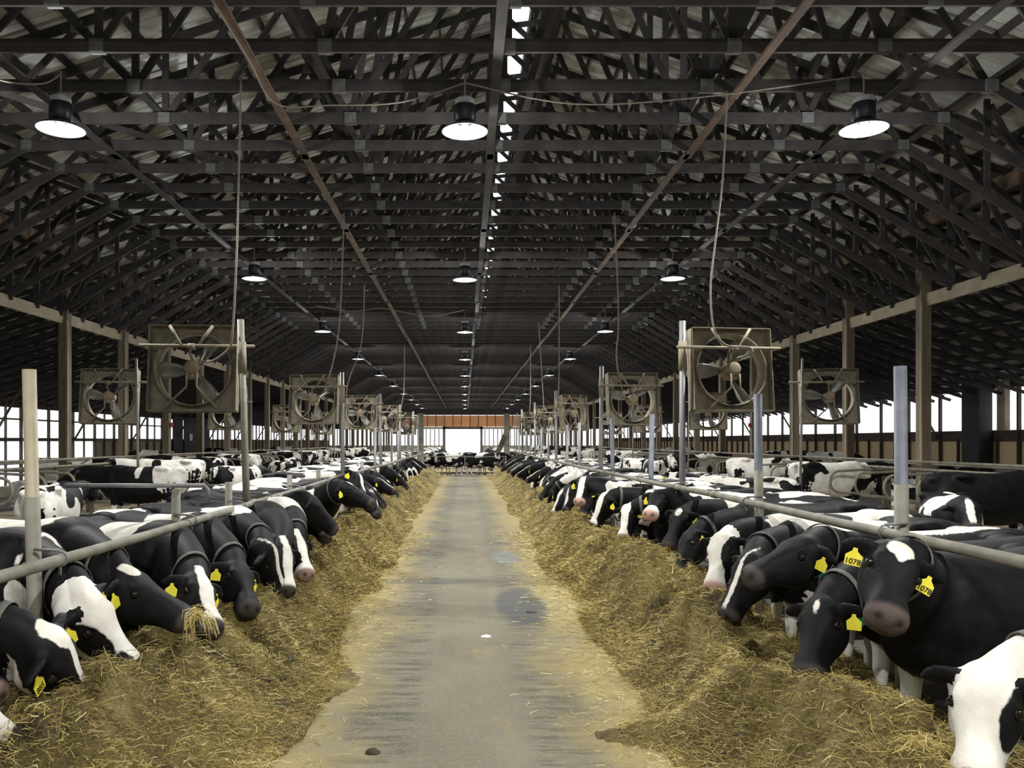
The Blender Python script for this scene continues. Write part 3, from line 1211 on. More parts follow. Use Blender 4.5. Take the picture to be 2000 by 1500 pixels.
    for i, p in enumerate(V.tolist()):
        kd.insert(p, i)
    kd.balance()
    NN = 3
    ii = np.zeros((n, NN), int)
    dd = np.zeros((n, NN))
    for k, p in enumerate(W.tolist()):
        for j, (_, i, ds) in enumerate(kd.find_n(p, NN)):
            ii[k, j] = i
            dd[k, j] = ds
    w = 1 / (dd + .004) ** 2
    w /= w.sum(1)[:, None]
    coat_v = (coat[ii] * w).sum(1)
    vary_v = (vr[ii] * w).sum(1)
    hd_v = ((R[ii] == 2) * w).sum(1)
    leg_v = R[ii[:, 0]] == 4
    ear_v = R[ii[:, 0]] == 3
    ud_v = ((R[ii] == 5) * w).sum(1)
    # head detail: nostrils, mouth, brows
    h = np.stack([(W - P) @ d, (W - P) @ l, (W - P) @ u], 1)
    # exact head markings
    cf = np.full(n, -.12)
    for sgn, c, r in face:
        q = np.linalg.norm((h - np.array(c)) / np.array(r), axis=1)
        f = np.clip((1 - q) * min(r), -.12, .12)
        cf = np.maximum(cf, f) if sgn > 0 else np.minimum(cf, -f)
    nearq = Q[ii[:, 0]]
    topn = (R[ii[:, 0]] == 1) & (nearq > .84)
    coat_v = np.where((hd_v > .3) | topn, cf, coat_v)
    vary_v = np.where((hd_v > .3) | topn, 0, vary_v)
    isH = hd_v > .5
    la = np.abs(h[:, 1])
    g = np.exp(-((h[:, 0] - .535) / .026)**2 - ((la - .05) / .022)**2 - ((h[:, 2] + .075) / .02)**2) * isH
    W -= np.outer(g * .022, d)
    mo = np.exp(-((h[:, 2] + .142 + .12 * (np.clip(h[:, 0], .3, .56) - .5)) / .009)**2) * (h[:, 0] > .37) * isH
    W -= np.outer(np.sign(h[:, 1]) * mo * .008, l) * (la > .03)[:, None]
    br = np.exp(-((h[:, 0] - .155) / .045)**2 - ((la - .125) / .05)**2 - ((h[:, 2] + .005) / .03)**2) * isH
    W += np.outer(np.sign(h[:, 1]) * br * .016, l) + np.outer(br * .012, u)
    so = np.exp(-((h[:, 0] - .17) / .025)**2 - ((la - .132) / .04)**2 - ((h[:, 2] + .058) / .02)**2) * isH
    W -= np.outer(np.sign(h[:, 1]) * so * .012, l)
    ck = np.exp(-((h[:, 0] - .33) / .07)**2 - ((h[:, 2] + .07) / .04)**2) * isH * (la > .04)
    W -= np.outer(np.sign(h[:, 1]) * ck * .008, l)
    me.vertices.foreach_set('co', W.astype(np.float32).ravel())
    skin = np.clip((h[:, 0] - .468 - .25 * np.clip(-h[:, 2] - .1, 0, .1)) / .03, 0, 1) * isH
    skin = np.maximum(skin, np.clip(ud_v * 1.2 - .1, 0, 1))
    pk = np.where(ud_v > .3, .8, pink)
    hoof = (leg_v & (W[:, 2] < .085)) if not lying else np.zeros(n, bool)
    dark = np.clip(np.maximum.reduce([g * 1.6, mo * .6, so * .5, hoof * .85]), 0, 1)
    inner = ear_v & True
    for nm, val in (('coat', coat_v), ('vary', vary_v), ('skin', skin), ('pink', pk * np.ones(n)), ('dark', dark)):
        a = me.attributes.new(nm, 'FLOAT', 'POINT')
        a.data.foreach_set('value', val.astype(np.float32))
    me.materials.clear()
    me.materials.append(M['cow'])
    me.polygons.foreach_set('use_smooth', [True] * len(me.polygons))
    me.update()
    return me, dict(P=P, d=d, u=u, l=l, ears=ears, neck=neck_info)


eye_me = MB()
eye_me.lathe([(.0, -.02), (.012, -.016), (.019, -.006), (.02, .003), (.015, .013), (.006, .019), (.0, .02)], n=12)
eye_me = eye_me.mesh('eye', 'eye', True)

# ear tag: plate with a shoulder and stem, in the xz plane, hanging from z=0
def tag_mesh():
    m_ = MB()
    out = [(-.042, -.10), (.042, -.10), (.045, -.045), (.014, -.018), (.011, 0), (-.011, 0), (-.014, -.018), (-.045, -.045)]
    n = len(out)
    vs = [(x, -.002, z) for x, z in out] + [(x, .002, z) for x, z in out]
    m_.add(vs, [tuple(range(n)), tuple(range(2 * n - 1, n - 1, -1))] + [(i, i + n, (i + 1) % n + n, (i + 1) % n) for i in range(n)])
    return m_.mesh('ear_tag', 'tag')


TAG_ME = tag_mesh()
_txt = {}


def number_mesh(s):
    if s not in _txt:
        c = bpy.data.curves.new('t', 'FONT')
        c.body = s
        c.size = .042 if len(s) > 3 else .046
        c.align_x = 'CENTER'
        c.extrude = .0006
        c.offset = .0008
        o = bpy.data.objects.new('t', c)
        COL.objects.link(o)
        dg = bpy.context.evaluated_depsgraph_get()
        me = bpy.data.meshes.new_from_object(o.evaluated_get(dg))
        me.name = 'tag_number'
        bpy.data.objects.remove(o)
        me.materials.clear()
        me.materials.append(M['ink'])
        _txt[s] = me
    return _txt[s]


def dress(o, info, tags=(), collar=None, eyes=True, nums=None, transponder=0):
    """eyes, ear tags and collar as parts of cow o (local coordinates of the mesh)"""
    P, d, u, l = (Vector(info[k]) for k in ('P', 'd', 'u', 'l'))
    if eyes:
        for sy in (-1, 1):
            e = obj('eye', eye_me, o)
            e.location = P + d * .172 + l * (sy * .121) - u * .06
            e.scale = (1.35,) * 3
            e.rotation_mode = 'QUATERNION'
            e.rotation_quaternion = (l * sy).to_track_quat('Z', 'Y')
    for k in tags:
        c, e, th = (Vector(v) for v in info['ears'][k])
        dn = Vector((0, 0, -1))
        # plate spans ear axis e and hanging direction
        g = (dn * .9 + d * .1)
        g = (g - e * g.dot(e)).normalized()
        nrmv = e.cross(g)
        if nrmv.dot(d) < 0:
            ex = -e
        else:
            ex = e
        zz = -g
        yy = zz.cross(ex)
        mtx = Matrix((ex, yy, zz)).transposed().to_4x4()
        fwd = d - e * d.dot(e)
        mtx.translation = c + fwd * .03 - Vector((0, 0, .005))
        t = obj('ear_tag', TAG_ME, o)
        t.matrix_local = mtx
        if nums and k in nums:
            nm = obj('tag_number', number_mesh(nums[k]), t)
            # upright on the outward face
            front = -1 if yy.dot(fwd) < 0 else 1
            if front < 0:
                nm.matrix_local = Matrix.Translation((0, -.0032, -.091)) @ Matrix.Rotation(math.pi / 2, 4, 'X')
            else:
                nm.matrix_local = Matrix.Translation((0, .0032, -.091)) @ Matrix.Rotation(math.pi, 4, 'Z') @ Matrix.Rotation(math.pi / 2, 4, 'X')
    if collar:
        C, lat, upv, K = info['neck']
        s0 = .74
        i0 = int(s0 * (len(C) - 1))
        m_ = MB()
        n = 28
        rings = []
        T = C[i0 + 1] - C[i0 - 1]
        T = T / np.linalg.norm(T)
        for off, sc in ((-.022, 1.05), (-.022, 1.085), (.022, 1.085), (.022, 1.05)):
            ring = []
            for k in range(n):
                a = 2 * math.pi * k / n
                ext = (K[i0, 2] if math.sin(a) >= 0 else K[i0, 3] * 1.02) * math.sin(a)
                ring.append(C[i0] + T * off + (lat[i0] * K[i0, 1] * math.cos(a) + upv[i0] * ext) * sc)
            rings.append(ring)
        vs = [p for r in rings for p in r]
        fs = []
        for j in range(4):
            j2 = (j + 1) % 4
            for k in range(n):
                k2 = (k + 1) % n
                fs.append((j * n + k, j * n + k2, j2 * n + k2, j2 * n + k))
        m_.add(vs, fs)
        cb = m_.build('collar', 'collar', o, True)
        if transponder:
            m_ = MB()
            ca, sa = math.cos(math.radians(transponder)), math.sin(math.radians(transponder))
            c = C[i0] + lat[i0] * K[i0, 1] * ca * 1.16 + upv[i0] * K[i0, 3] * sa * 1.16
            tg = -lat[i0] * sa + upv[i0] * ca
            m_.beam(c - tg * .055, c + tg * .055, .055, .06, tuple(T))
            m_.build('transponder', 'green', cb)


FEEDERS = {-1: [], 1: []}      # (y, object) for ordinal labels


def solve_head(poll, muz, yp, sgn, L=HL):
    P = at(*poll, yp)
    r = Vector(((muz[0] - VX) / F, 1, -(muz[1] - VY) / F))
    o = Vector((0, 0, H))
    # |o + r*y - P| = L
    a = r.dot(r)
    b_ = 2 * r.dot(o - P)
    c = (o - P).dot(o - P) - L * L
    D = b_ * b_ - 4 * a * c
    if D < 0:
        print('HEAD too long in picture', poll, muz, yp, 'excess', round((math.sqrt(c + L * L - b_ * b_ / (4 * a))) / L, 2))
        D = 0
    y = (-b_ + sgn * math.sqrt(D)) / (2 * a)
    return P, o + r * y


def hero(side, poll, muz, yp, sgn, label, yaw=0.0, bend=0.0, reach=None, face=(), body=(), vary=1.0, bias=-.1, tags=(), collar=False, nums=None, trans=0, pink=0.0,
         uref=None, ear_w=-.1, neck_white=-.12, leg_white=.5, voxel=.021, group=None, swing=(0, 0, 0, 0), scale=1.0, by=None):
    P, Mz = solve_head(poll, muz, yp, sgn, HL * scale)
    d = (Mz - P).normalized()
    rz = math.radians(yaw) + (0 if side < 0 else math.pi)
    hd = Vector((math.cos(rz), math.sin(rz), 0))
    lt = Vector((-hd.y, hd.x, 0))
    if uref is None:
        uref = hd * .8 + Vector((0, 0, .6))
    uref = Vector(uref)
    pz = (P.z - ALLEY) / scale
    if reach is None:
        drop = abs(1.12 - pz)
        reach = .84 + math.sqrt(max(.60 ** 2 - drop ** 2 * .7, .16))
    if by is not None:
        bend = max(-.62, min(.62, (P.y - hd.y * (reach - .5) * scale - by) / lt.y))
    org = P - hd * reach * scale - lt * bend
    org.z = ALLEY
    rot = Matrix.Rotation(-rz, 3, 'Z')
    loc = lambda v: rot @ v
    Pl = loc(P - org) / scale
    me, info = cow_mesh('cow', Pl, loc(d), loc(uref), face, body, vary, bias, neck_white, leg_white, pink, ear_w, voxel, swing=swing)
    o = obj('cow', me, None, org)
    o.rotation_euler = (0, 0, rz)
    o.scale = (scale,) * 3
    tag(o, label, 'cow', group or ('cows eating along the left feed rail' if side < 0 else 'cows eating along the right feed rail'))
    dress(o, info, tags, collar, True, nums, trans)
    FEEDERS[side].append((org.y, o))
    return o


# head markings: (sign, (t, lateral, up), (rt, rl, ru)); lateral + = the cow's left
BLAZE = [(1, (.28, 0, 0), (.34, .042, .3))]
WIDE = [(1, (.25, 0, 0), (.36, .062, .3)), (1, (.5, 0, -.05), (.12, .09, .2))]
STAR = [(1, (.085, 0, 0), (.06, .05, .1))]
SMALLSTAR = [(1, (.09, 0.01, 0), (.055, .022, .1))]
WHITE = [(1, (.25, 0, -.1), (.55, .4, .5))]
PATCHED = WHITE + [(-1, (.20, .15, -.09), (.17, .085, .10)), (-1, (.20, -.15, -.09), (.17, .085, .10))]

LEFT, RIGHT = 0, 1
# ---- left row, from the camera outwards
hero(-1, (-75, 1325), (52, 1448), 3.5, 1, 'white-faced cow with pink nose cut off by the lower left edge', yaw=-12, by=3.3, face=WHITE, pink=1.0, vary=.6, bias=-.05, neck_white=.1, ear_w=.1)
hero(-1, (108, 1240), (200, 1384), 4.25, 1, 'cow with black cheeks, white poll and white muzzle line, head down in hay', yaw=-16, by=4.3,
     face=[(1, (.0, .02, 0), (.11, .075, .16)), (1, (.3, .02, .01), (.36, .035, .06)), (1, (.16, 0, -.24), (.3, .14, .075))], tags=(0, 1), collar=True, vary=.5, bias=-.2, nums={0: '885'}, pink=.0)
hero(-1, (-38, 1200), (4, 1340), 4.5, -1, 'black cow at left edge with yellow ear tag reading 5248', yaw=-16, by=4.9, face=[(1, (.12, 0, -.22), (.2, .1, .06))], tags=(0, 1), vary=.6, bias=-.1, nums={0: '5248', 1: '5248'}, pink=.3)
hero(-1, (172, 1160), (285, 1305), 4.95, 1, 'white-faced cow with large black patch around its eye, left row', yaw=-20, scale=1.07, by=5.6,
     face=WHITE + [(-1, (.26, -.14, -.085), (.17, .12, .085)), (-1, (.47, -.06, -.07), (.12, .06, .1)), (-1, (.2, .14, -.08), (.17, .09, .09))], tags=(0, 1), collar=True, vary=.6, bias=-.1, ear_w=-.1)
hero(-1, (235, 1108), (385, 1190), 5.6, -1, 'black cow with white forehead patch chewing a mouthful of hay', yaw=-20, scale=1.07, by=6.35, face=[(1, (.06, -.015, 0), (.075, .06, .12))], tags=(0,), collar=True, vary=.2, bias=-.2,
     body=[(1, (.12, -.05, 1.42), (.5, .24, .2))], uref=(.35, -.1, 1))
hero(-1, (388, 1122), (430, 1214), 6.3, -1, 'black cow with broad white blaze beside a yellow ear tag, left row', yaw=-26, by=7.15, face=WIDE, tags=(0, 1), collar=True, vary=.2, bias=-.15, body=[(1, (.22, 0, 1.38), (.24, .5, .4))])
hero(-1, (468, 1098), (502, 1178), 7.2, -1, 'all-black-headed cow with pale collar buckle eating near the rail', yaw=-28, by=7.95, face=(), tags=(0, 1), collar=True, vary=.3, bias=-.15, body=[(1, (.3, 0, 1.4), (.27, .4, .26)), (1, (-.6, 0, 1.4), (.2, .3, .2))])
hero(-1, (528, 1062), (560, 1152), 7.95, 1, 'black cow with white blaze down the nose and grey collar, left row', yaw=-30, by=8.75, face=BLAZE, tags=(), collar=True, vary=.2, bias=-.15, body=[(1, (.5, 0, 1.45), (.42, .25, .17))])
hero(-1, (556, 1062), (573, 1152), 8.5, -1, 'cow with narrow white face stripe behind the blazed cow', yaw=-30, by=9.5, face=WIDE, tags=(), vary=.4, bias=-.1)
hero(-1, (580, 1046), (610, 1116), 9.15, -1, 'cow with white nose and black eye patch beyond the blazed pair', yaw=-32, by=10.25, face=WIDE + [(1, (.5, 0, -.06), (.1, .2, .2))], tags=(), collar=True, vary=.2, bias=-.12, pink=.5,
     body=[(1, (.62, 0, 1.25), (.3, .4, .34))])
hero(-1, (607, 968), (668, 1028), 10.2, 1, 'black cow with head raised and muzzle pushed forward, left row', yaw=-14, by=11.05, face=[(1, (.04, .05, 0), (.05, .03, .1))], vary=.5, bias=-.1, uref=(.2, -.1, 1))
hero(-1, (622, 990), (648, 1045), 11.0, -1, 'black cow with lowered head behind the raised black head', yaw=-14, by=11.85, face=(), vary=.5, bias=-.1)
hero(-1, (672, 942), (735, 975), 11.9, -1, 'black cow in profile with yellow tag, looking across the hay', yaw=-10, by=12.65, face=[(1, (.08, 0, 0), (.06, .03, .1))], tags=(0,), collar=True, vary=.6, bias=.0, uref=(.3, -.1, 1))
hero(-1, (700, 925), (716, 962), 14.2, -1, 'cow with white cheek stripe beyond the black profile head', yaw=-10, by=14.4, face=BLAZE, tags=(0,), vary=.8, bias=.03)
hero(-1, (727, 962), (747, 1003), 15.6, -1, 'cow with white poll and black face reaching far into hay', yaw=-8, by=15.7, face=[(1, (-.01, 0, 0), (.06, .08, .1)), (1, (.3, 0, 0), (.1, .02, .1))], vary=.6, bias=-.05)

# ---- right row, from the camera outwards
hero(1, (1930, 1300), (1893, 1535), 3.62, -1, 'large white cow head with black eye patch at lower right corner', yaw=8, by=3.75, face=WHITE + [(-1, (.20, .15, -.08), (.17, .10, .12)), (-1, (.5, .0, -.2), (.02, .02, .02))], tags=(1,), collar=True, vary=.4, bias=.1,
     pink=.9, neck_white=.1, ear_w=-.1, body=[(1, (.9, 0, 1.0), (.5, .5, .6))], uref=(-.62, -.7, .5))
hero(1, (1758, 1062), (1748, 1196), 4.5, -1, 'black cow facing the camera with white diamond on its forehead', yaw=22, by=5.1, reach=1.27, face=[(1, (.075, .0, 0), (.07, .075, .1)), (1, (.11, .0, 0), (.06, .035, .1))], tags=(0, 1), vary=.0, bias=-.2,
     nums={0: '1078', 1: '1078'}, pink=.06, uref=(-.15, -1, .35), leg_white=.75, collar=True, trans=-115)
hero(1, (1602, 1166), (1562, 1310), 5.3, -1, 'black cow with small white star and green collar box, head down', yaw=10, by=5.85, face=SMALLSTAR, tags=(1,), collar=True, trans=-50, vary=.0, bias=-.2, uref=(-.75, -.55, .4), leg_white=.85)
hero(1, (1580, 1048), (1452, 1106), 5.8, -1, 'black cow in profile with muzzle over its neighbour, green box on collar', yaw=8, by=6.6, face=[(1, (.53, .0, -.13), (.07, .07, .02))], tags=(1,), collar=True, trans=-50, vary=.1, bias=-.2, uref=(-.3, -.15, 1), leg_white=.85,
     body=[(1, (.1, -.05, 1.42), (.8, .2, .14))])
hero(1, (1462, 1080), (1400, 1196), 6.6, -1, 'black cow with thin white line down its nose, right row', yaw=10, by=7.35, face=[(1, (.3, 0.02, .01), (.34, .024, .2))], collar=True, trans=-50, body=[(1, (.25, .05, 1.4), (.45, .35, .2))], vary=.3, bias=-.12, uref=(-.8, -.25, .5), leg_white=.85)
hero(1, (1408, 1042), (1384, 1146), 7.7, -1, 'cow with white face, pink muzzle and black eye patch, right row', yaw=10, by=8.15, face=WHITE + [(-1, (.19, .13, -.07), (.16, .095, .13)), (-1, (.35, .1, -.14), (.2, .07, .07))], pink=1.0, vary=.6, bias=0, uref=(-.7, -.6, .4), ear_w=-.1)
hero(1, (1345, 1036), (1307, 1112), 9.2, -1, 'black cow with white collar band and plain black head, right row', yaw=4, by=9.5, face=(), tags=(1,), collar=True, vary=.3, bias=-.1)
hero(1, (1332, 992), (1298, 1064), 10.0, -1, 'black cow with white star under a yellow tag, right row', yaw=8, by=10.35, face=STAR, tags=(1,), vary=.7, bias=0, uref=(-.6, -.6, .6))
hero(1, (1290, 958), (1266, 997), 11.4, -1, 'cow with head raised and pink nose between its neighbours', yaw=8, by=11.3, face=[(1, (.48, 0, -.08), (.1, .2, .2))], pink=1.0, tags=(0, 1), vary=.8, bias=.06, uref=(-.3, -.6, 1))
hero(1, (1225, 986), (1212, 1049), 12.4, -1, 'cow with white face and black cheek eating, right row middle', yaw=8, by=12.2, face=WIDE + [(1, (.05, 0, 0), (.12, .09, .1))], tags=(1,), collar=True, pink=.6, vary=.7, bias=-.02, uref=(-.6, -.7, .4))
hero(1, (1180, 965), (1150, 1030), 12.9, -1, 'black cow with slanting white blaze and yellow tag, right row middle', yaw=8, by=13.05, face=WIDE, tags=(1,), collar=True, vary=.7, bias=0, uref=(-.7, -.5, .5))
hero(1, (1140, 932), (1128, 976), 14.6, -1, 'cow with pale pink and white face held up, right row middle', yaw=8, by=14.3, face=[(1, (.25, 0, 0), (.4, .06, .3))], pink=1.0, tags=(0, 1), vary=.7, bias=.05, uref=(-.4, -.8, .8))
hero(1, (1142, 958), (1130, 1005), 16.2, -1, 'plain black head low in hay beside the pale face', yaw=8, by=15.6, face=(), vary=.7, bias=.05, tags=(1,))
hero(1, (1112, 952), (1096, 995), 17.6, -1, 'black head with two white streaks, right row beyond the pale face', yaw=8, by=17.0, face=[(1, (.25, .05, 0), (.25, .03, .2)), (1, (.3, -.06, 0), (.25, .02, .2))], vary=.7, bias=.05)

# ---- shared cows for the rest of the herd
VAR = []
def variant(P, d, u, **kw):
    me, info = cow_mesh('cow', P, d, u, voxel=.034, **kw)
    VAR.append((me, info))


down = lambda a, lat=0.0: (math.cos(math.radians(a)), lat, -math.sin(math.radians(a)))
variant((1.36, 0, .90), down(66), (.9, 0, .5), face=BLAZE, vary=1.0, bias=-.02)
variant((1.40, .08, .98), down(55, .25), (.8, .1, .6), face=WIDE, vary=1.0, bias=.05, pink=.7)
variant((1.34, -.12, .88), down(70, -.25), (.9, 0, .4), face=(), vary=1.0, bias=-.05)
variant((1.42, -.05, 1.05), down(45, .1), (.7, 0, .7), face=STAR, vary=1.0, bias=.0)
variant((1.38, .12, .92), down(62, .3), (.8, 0, .5), face=PATCHED, vary=1.0, bias=.12, pink=.8)
variant((1.44, 0, 1.22), down(28, -.2), (.5, 0, .9), face=BLAZE, vary=1.0, bias=-.02)
# standing / walking
variant((1.42, 0, 1.42), down(25), (.4, 0, .9), face=BLAZE, vary=1.0, bias=.0, swing=(.25, -.15, .2, -.2))
variant((1.44, .15, 1.28), down(30, .4), (.4, 0, .9), face=(), vary=1.0, bias=.0, swing=(-.2, .3, -.2, .25))
variant((1.42, -.1, 1.36), down(22, -.2), (.4, 0, .9), face=WIDE, vary=1.0, bias=.1, pink=.6)
# lying
variant((1.32, 0, .98), down(20, .1), (.3, 0, 1), face=BLAZE, vary=1.0, bias=.0, lying=True)
variant((1.30, .15, .92), down(25, .4), (.3, 0, 1), face=WHITE, vary=1.0, bias=.12, lying=True, pink=.6)

PROTO = {}


def herd_cow(k, x, y, z, rz, scale=1.0, parts=True):
    key = (k, parts)
    if key not in PROTO:
        me, info = VAR[k]
        o = obj('cow', me)
        if parts:
            dress(o, info, (0, 1), k in (0, 2, 4), False)
        PROTO[key] = o
    else:
        o = copy_tree(PROTO[key])
        if 'label' in o:
            del o['label']
    o.location = (x, y, z)
    o.rotation_euler = (0, 0, rz)
    o.scale = (scale,) * 3
    return o


for side in (-1, 1):
    y = 13.0 if side < 0 else 18.6
    taken = [a for a, _ in FEEDERS[side]]
    while y < 48.5:
        if min(abs(y - t) for t in taken) > .62 and rnd.random() > (.14 if side > 0 else .2):
            k = rnd.choice((0, 0, 1, 2, 2, 3, 4, 5))
            sc = rnd.uniform(.95, 1.04)
            rz = math.radians(side * rnd.uniform(-2, 18)) + (0 if side < 0 else math.pi)
            mx = 2.12 + rnd.uniform(-.14, .16)
            o = herd_cow(k, side * (mx + 1.55), y, ALLEY, rz, sc, y < 30)
            FEEDERS[side].append((y, o))
        y += rnd.uniform(.72, .86)
    FEEDERS[side].sort(key=lambda t: t[0])
    nm = 'left' if side < 0 else 'right'
    for i, (yy, o) in enumerate(FEEDERS[side]):
        if 'label' not in o:
            if True:
                lb = f'{nth(i + 1)} cow from the front along the {nm} feed rail, black and white, eating hay'
            tag(o, lb, 'cow', f'cows eating along the {nm} feed rail')
    # beyond the crossing
    y = 55.0
    nn = 0
    while y < 100:
        nn += 1
        o = herd_cow(rnd.choice((0, 1, 2, 3, 4)), side * 3.75, y, ALLEY, rnd.uniform(-.2, .2) + (0 if side < 0 else math.pi), 1, False)
        tag(o, f'{nth(nn)} distant cow at the {nm} feed rail counting on from the crossing', 'cow', f'cows beyond the crossing on the {nm}')
        y += rnd.uniform(1.4, 3.2)

# cows crossing the lane at the far gate
for i, (x, y, rz, k) in enumerate(((-.95, 50.2, 0, 6), (.25, 50.9, math.pi, 7), (1.05, 50.0, 0, 6), (-.2, 51.9, 0, 8), (1.75, 51.6, math.pi, 7), (-1.9, 51.3, 0, 7))):
    o = herd_cow(k, x, y, ALLEY, rz + rnd.uniform(-.1, .1), 1.0, False)
    tag(o, f'cow walking across the far end of the lane, {nth(i + 1)} in depth' if 0 else ['dark cow crossing the far lane at its left half', 'dark cow crossing the far lane in the middle of the group', 'dark cow crossing the far lane at its right half', 'cow in the second rank of the group crossing the far lane, centre', 'cow at right end of the group crossing the far lane, behind the others', 'cow at left end of the group crossing the far lane, behind the others'][i],
        'cow', 'cows crossing the lane at the far gate')

# cows in the alley and stalls behind the feed rows
STALLN = {}


def stall_cow(side, k, x, y, z, rz, row, label=None, parts=False, sc=1.0):
    o = herd_cow(k, x, y, z, rz, sc, parts)
    nm = 'left' if side < 0 else 'right'
    key = (side, row)
    STALLN[key] = STALLN.get(key, 0) + 1
    label = f'{nth(STALLN[key])} cow from the front ' + {'a': f'in the alley behind the {nm} feed row', 'b': f'in the near stall row on the {nm}', 'c': f'in the middle stall row on the {nm}', 'd': f'in stalls along the {nm} outer wall'}[row]
    tag(o, label or f'black and white cow standing or lying in the stalls behind the {nm} feed row', 'cow', f'cows in the stalls behind the {nm} feed row')
    return o


def own_cow(P, d, u, loc, rz, label, group, tags=(), collar=False, **kw):
    me, info = cow_mesh('cow', P, d, u, **kw)
    o = obj('cow', me, None, loc)
    o.rotation_euler = (0, 0, rz)
    tag(o, label, 'cow', group)
    dress(o, info, tags, collar)
    return o


GL, GR = 'cows in the stalls behind the left feed row', 'cows in the stalls behind the right feed row'
own_cow((1.40, .05, 1.36), down(28, .15), (.4, 0, 1), (-7.15, 18.2, .04), math.pi, 'black cow with white rump standing in a left stall, facing the outer wall', GL, (0, 1),
        face=(), vary=.0, bias=-.2, voxel=.026, body=[(1, (-.75, 0, 1.2), (.5, .6, .5)), (1, (.0, .2, 1.3), (.07, .3, .2))])
own_cow((1.38, .2, 1.40), down(20, .6), (.4, 0, 1), (-8.1, 22.3, .1), math.pi + .25, 'white cow with black shoulder spots and lifted tail in a left stall', GL, (),
        face=[(1, (.3, 0, 0), (.4, .05, .2))], vary=.0, bias=.2, neck_white=.1, voxel=.026, tail_up=True, body=[(-1, (.25, .2, 1.25), (.13, .25, .2)), (-1, (-.8, .2, 1.1), (.06, .2, .1)), (-1, (.3, -.2, 1.2), (.14, .2, .2))])
own_cow((1.4, .1, 1.3), down(30, .3), (.4, 0, 1), (8.2, 12.9, .1), 0.05, 'big black cow standing in a right stall, seen above the feeding row', GR, (),
        face=(), vary=.0, bias=-.2, voxel=.026)
own_cow((1.40, -.1, 1.45), down(15, -.6), (-.2, -.4, 1), (5.6, 16.4, ALLEY), math.pi - .4, 'cow lifting its white face and tagged ear above the backs, right side', GR, (0, 1),
        face=WHITE, vary=.9, bias=.1, voxel=.026)
for side in (-1, 1):
    out = 0 if side > 0 else math.pi
    y = 20.5 if side < 0 else 17
    while y < 100:                                  # first stall row (facing outwards)
        if rnd.random() < (.62 if y < 60 else .3) and not (side < 0 and 21 < y < 24.5):
            stall_cow(side, rnd.choice((6, 8, 9, 10, 9)), side * rnd.uniform(8.5, 8.9), y, .1, out + rnd.uniform(-.12, .12), 'b')
        y += 1.25 if y < 60 else 2.5
    y = 22
    while y < 90:                                   # second row, head to head
        if rnd.random() < .5:
            stall_cow(side, rnd.choice((8, 9, 10, 10)), side * rnd.uniform(11.9, 12.2), y, .1, out + math.pi + rnd.uniform(-.12, .12), 'c')
        y += 1.25 if y < 60 else 2.6
    y = 30
    while y < 80:                                   # along the outer wall
        if rnd.random() < .55 and not (side < 0 and y < 43):
            stall_cow(side, rnd.choice((8, 9, 10, 10)), side * 17.2, y, .1, out + rnd.uniform(-.15, .15), 'd')
        y += 1.3 if y < 55 else 2.6
    y = 11.0
    while y < 46:                                   # loose cows in the alley, parallel to the rail
        if rnd.random() < .30:
            stall_cow(side, rnd.choice((6, 7, 8)), side * rnd.uniform(6.5, 7.4), y, ALLEY, rnd.choice((1, -1)) * math.pi / 2 + rnd.uniform(-.5, .5), 'a')
        y += 2.6

# ------------------------------------------------------------------ feed rails, posts, fans
def rail(side):
    nm = 'left' if side < 0 else 'right'
    X = RAIL_L if side < 0 else RAIL_R
    Z = RZ_L if side < 0 else RZ_R
    t = empty('feed_rail', (X, 0, 0))
    y = 3.2
    k = 0
    zz = Z
    while y < 48.4:
        y2 = min(y + (6.1 if k else 6.3), 48.4)
        z2 = Z + rnd.uniform(-.025, .02) + (.06 if y2 > 40 else 0)
        m_ = MB()
        xo = rnd.uniform(-.012, .012)
        m_.tube([(xo, y - .05, zz), (xo, (y + y2) / 2, (zz + z2) / 2 - .012), (xo, y2 + .05, z2)], .036, 12)
        m_.build('rail_pipe', 'galv_dirty', t, True)
        if k:
            m_ = MB()
            m_.tube([(xo, y - .07, zz), (xo, y + .07, zz)], .045, 12)
            m_.build('pipe_sleeve', 'galv_dirty', t, True)
        y, zz = y2, z2
        k += 1
    tag(t, f'long galvanised neck rail along the {nm} feed row', 'rail', None)
    return t


rail_l, rail_r = rail(-1), rail(1)


def bracket(parent, side, y, Z):
    """short rod and clamp tying a post to the rail"""
    X = RAIL_L if side < 0 else RAIL_R
    m_ = MB()
    m_.tube([(-.0, y + .0, Z + .05), (side * .16, y + .0, Z + .055)], .009, 6)
    m_.tube([(0 + .045 * math.cos(a), y, Z + .045 * math.sin(a)) for a in np.linspace(0, 2 * math.pi, 13)], .008, 5, False)
    m_.tube([(0, y, Z - .04), (0, y, Z - .1)], .01, 5)
    m_.build('clamp', 'galv', parent, True)


def pipe_post(side, y, ztop, mat, label, lean=0.0, r=.04, low=None, x=None, parts=True):
    X = (RAIL_L if side < 0 else RAIL_R) + side * .16 if x is None else x
    t = empty('pipe_post', (X, y, 0))
    m_ = MB()
    zb = ALLEY
    m_.tube([(0, 0, zb), (lean * .38, 0, zb + (ztop - zb) * .38), (lean, 0, ztop)], r, 12)
    m_.build('pipe', mat, t, True)
    if low:
        m_ = MB()
        m_.tube([(0, 0, zb), (lean * low / ztop, 0, low)], r + .004, 12)
        m_.build('pipe_sleeve', 'galv_dirty', t, True)
    tag(t, label, 'post', None)
    return t


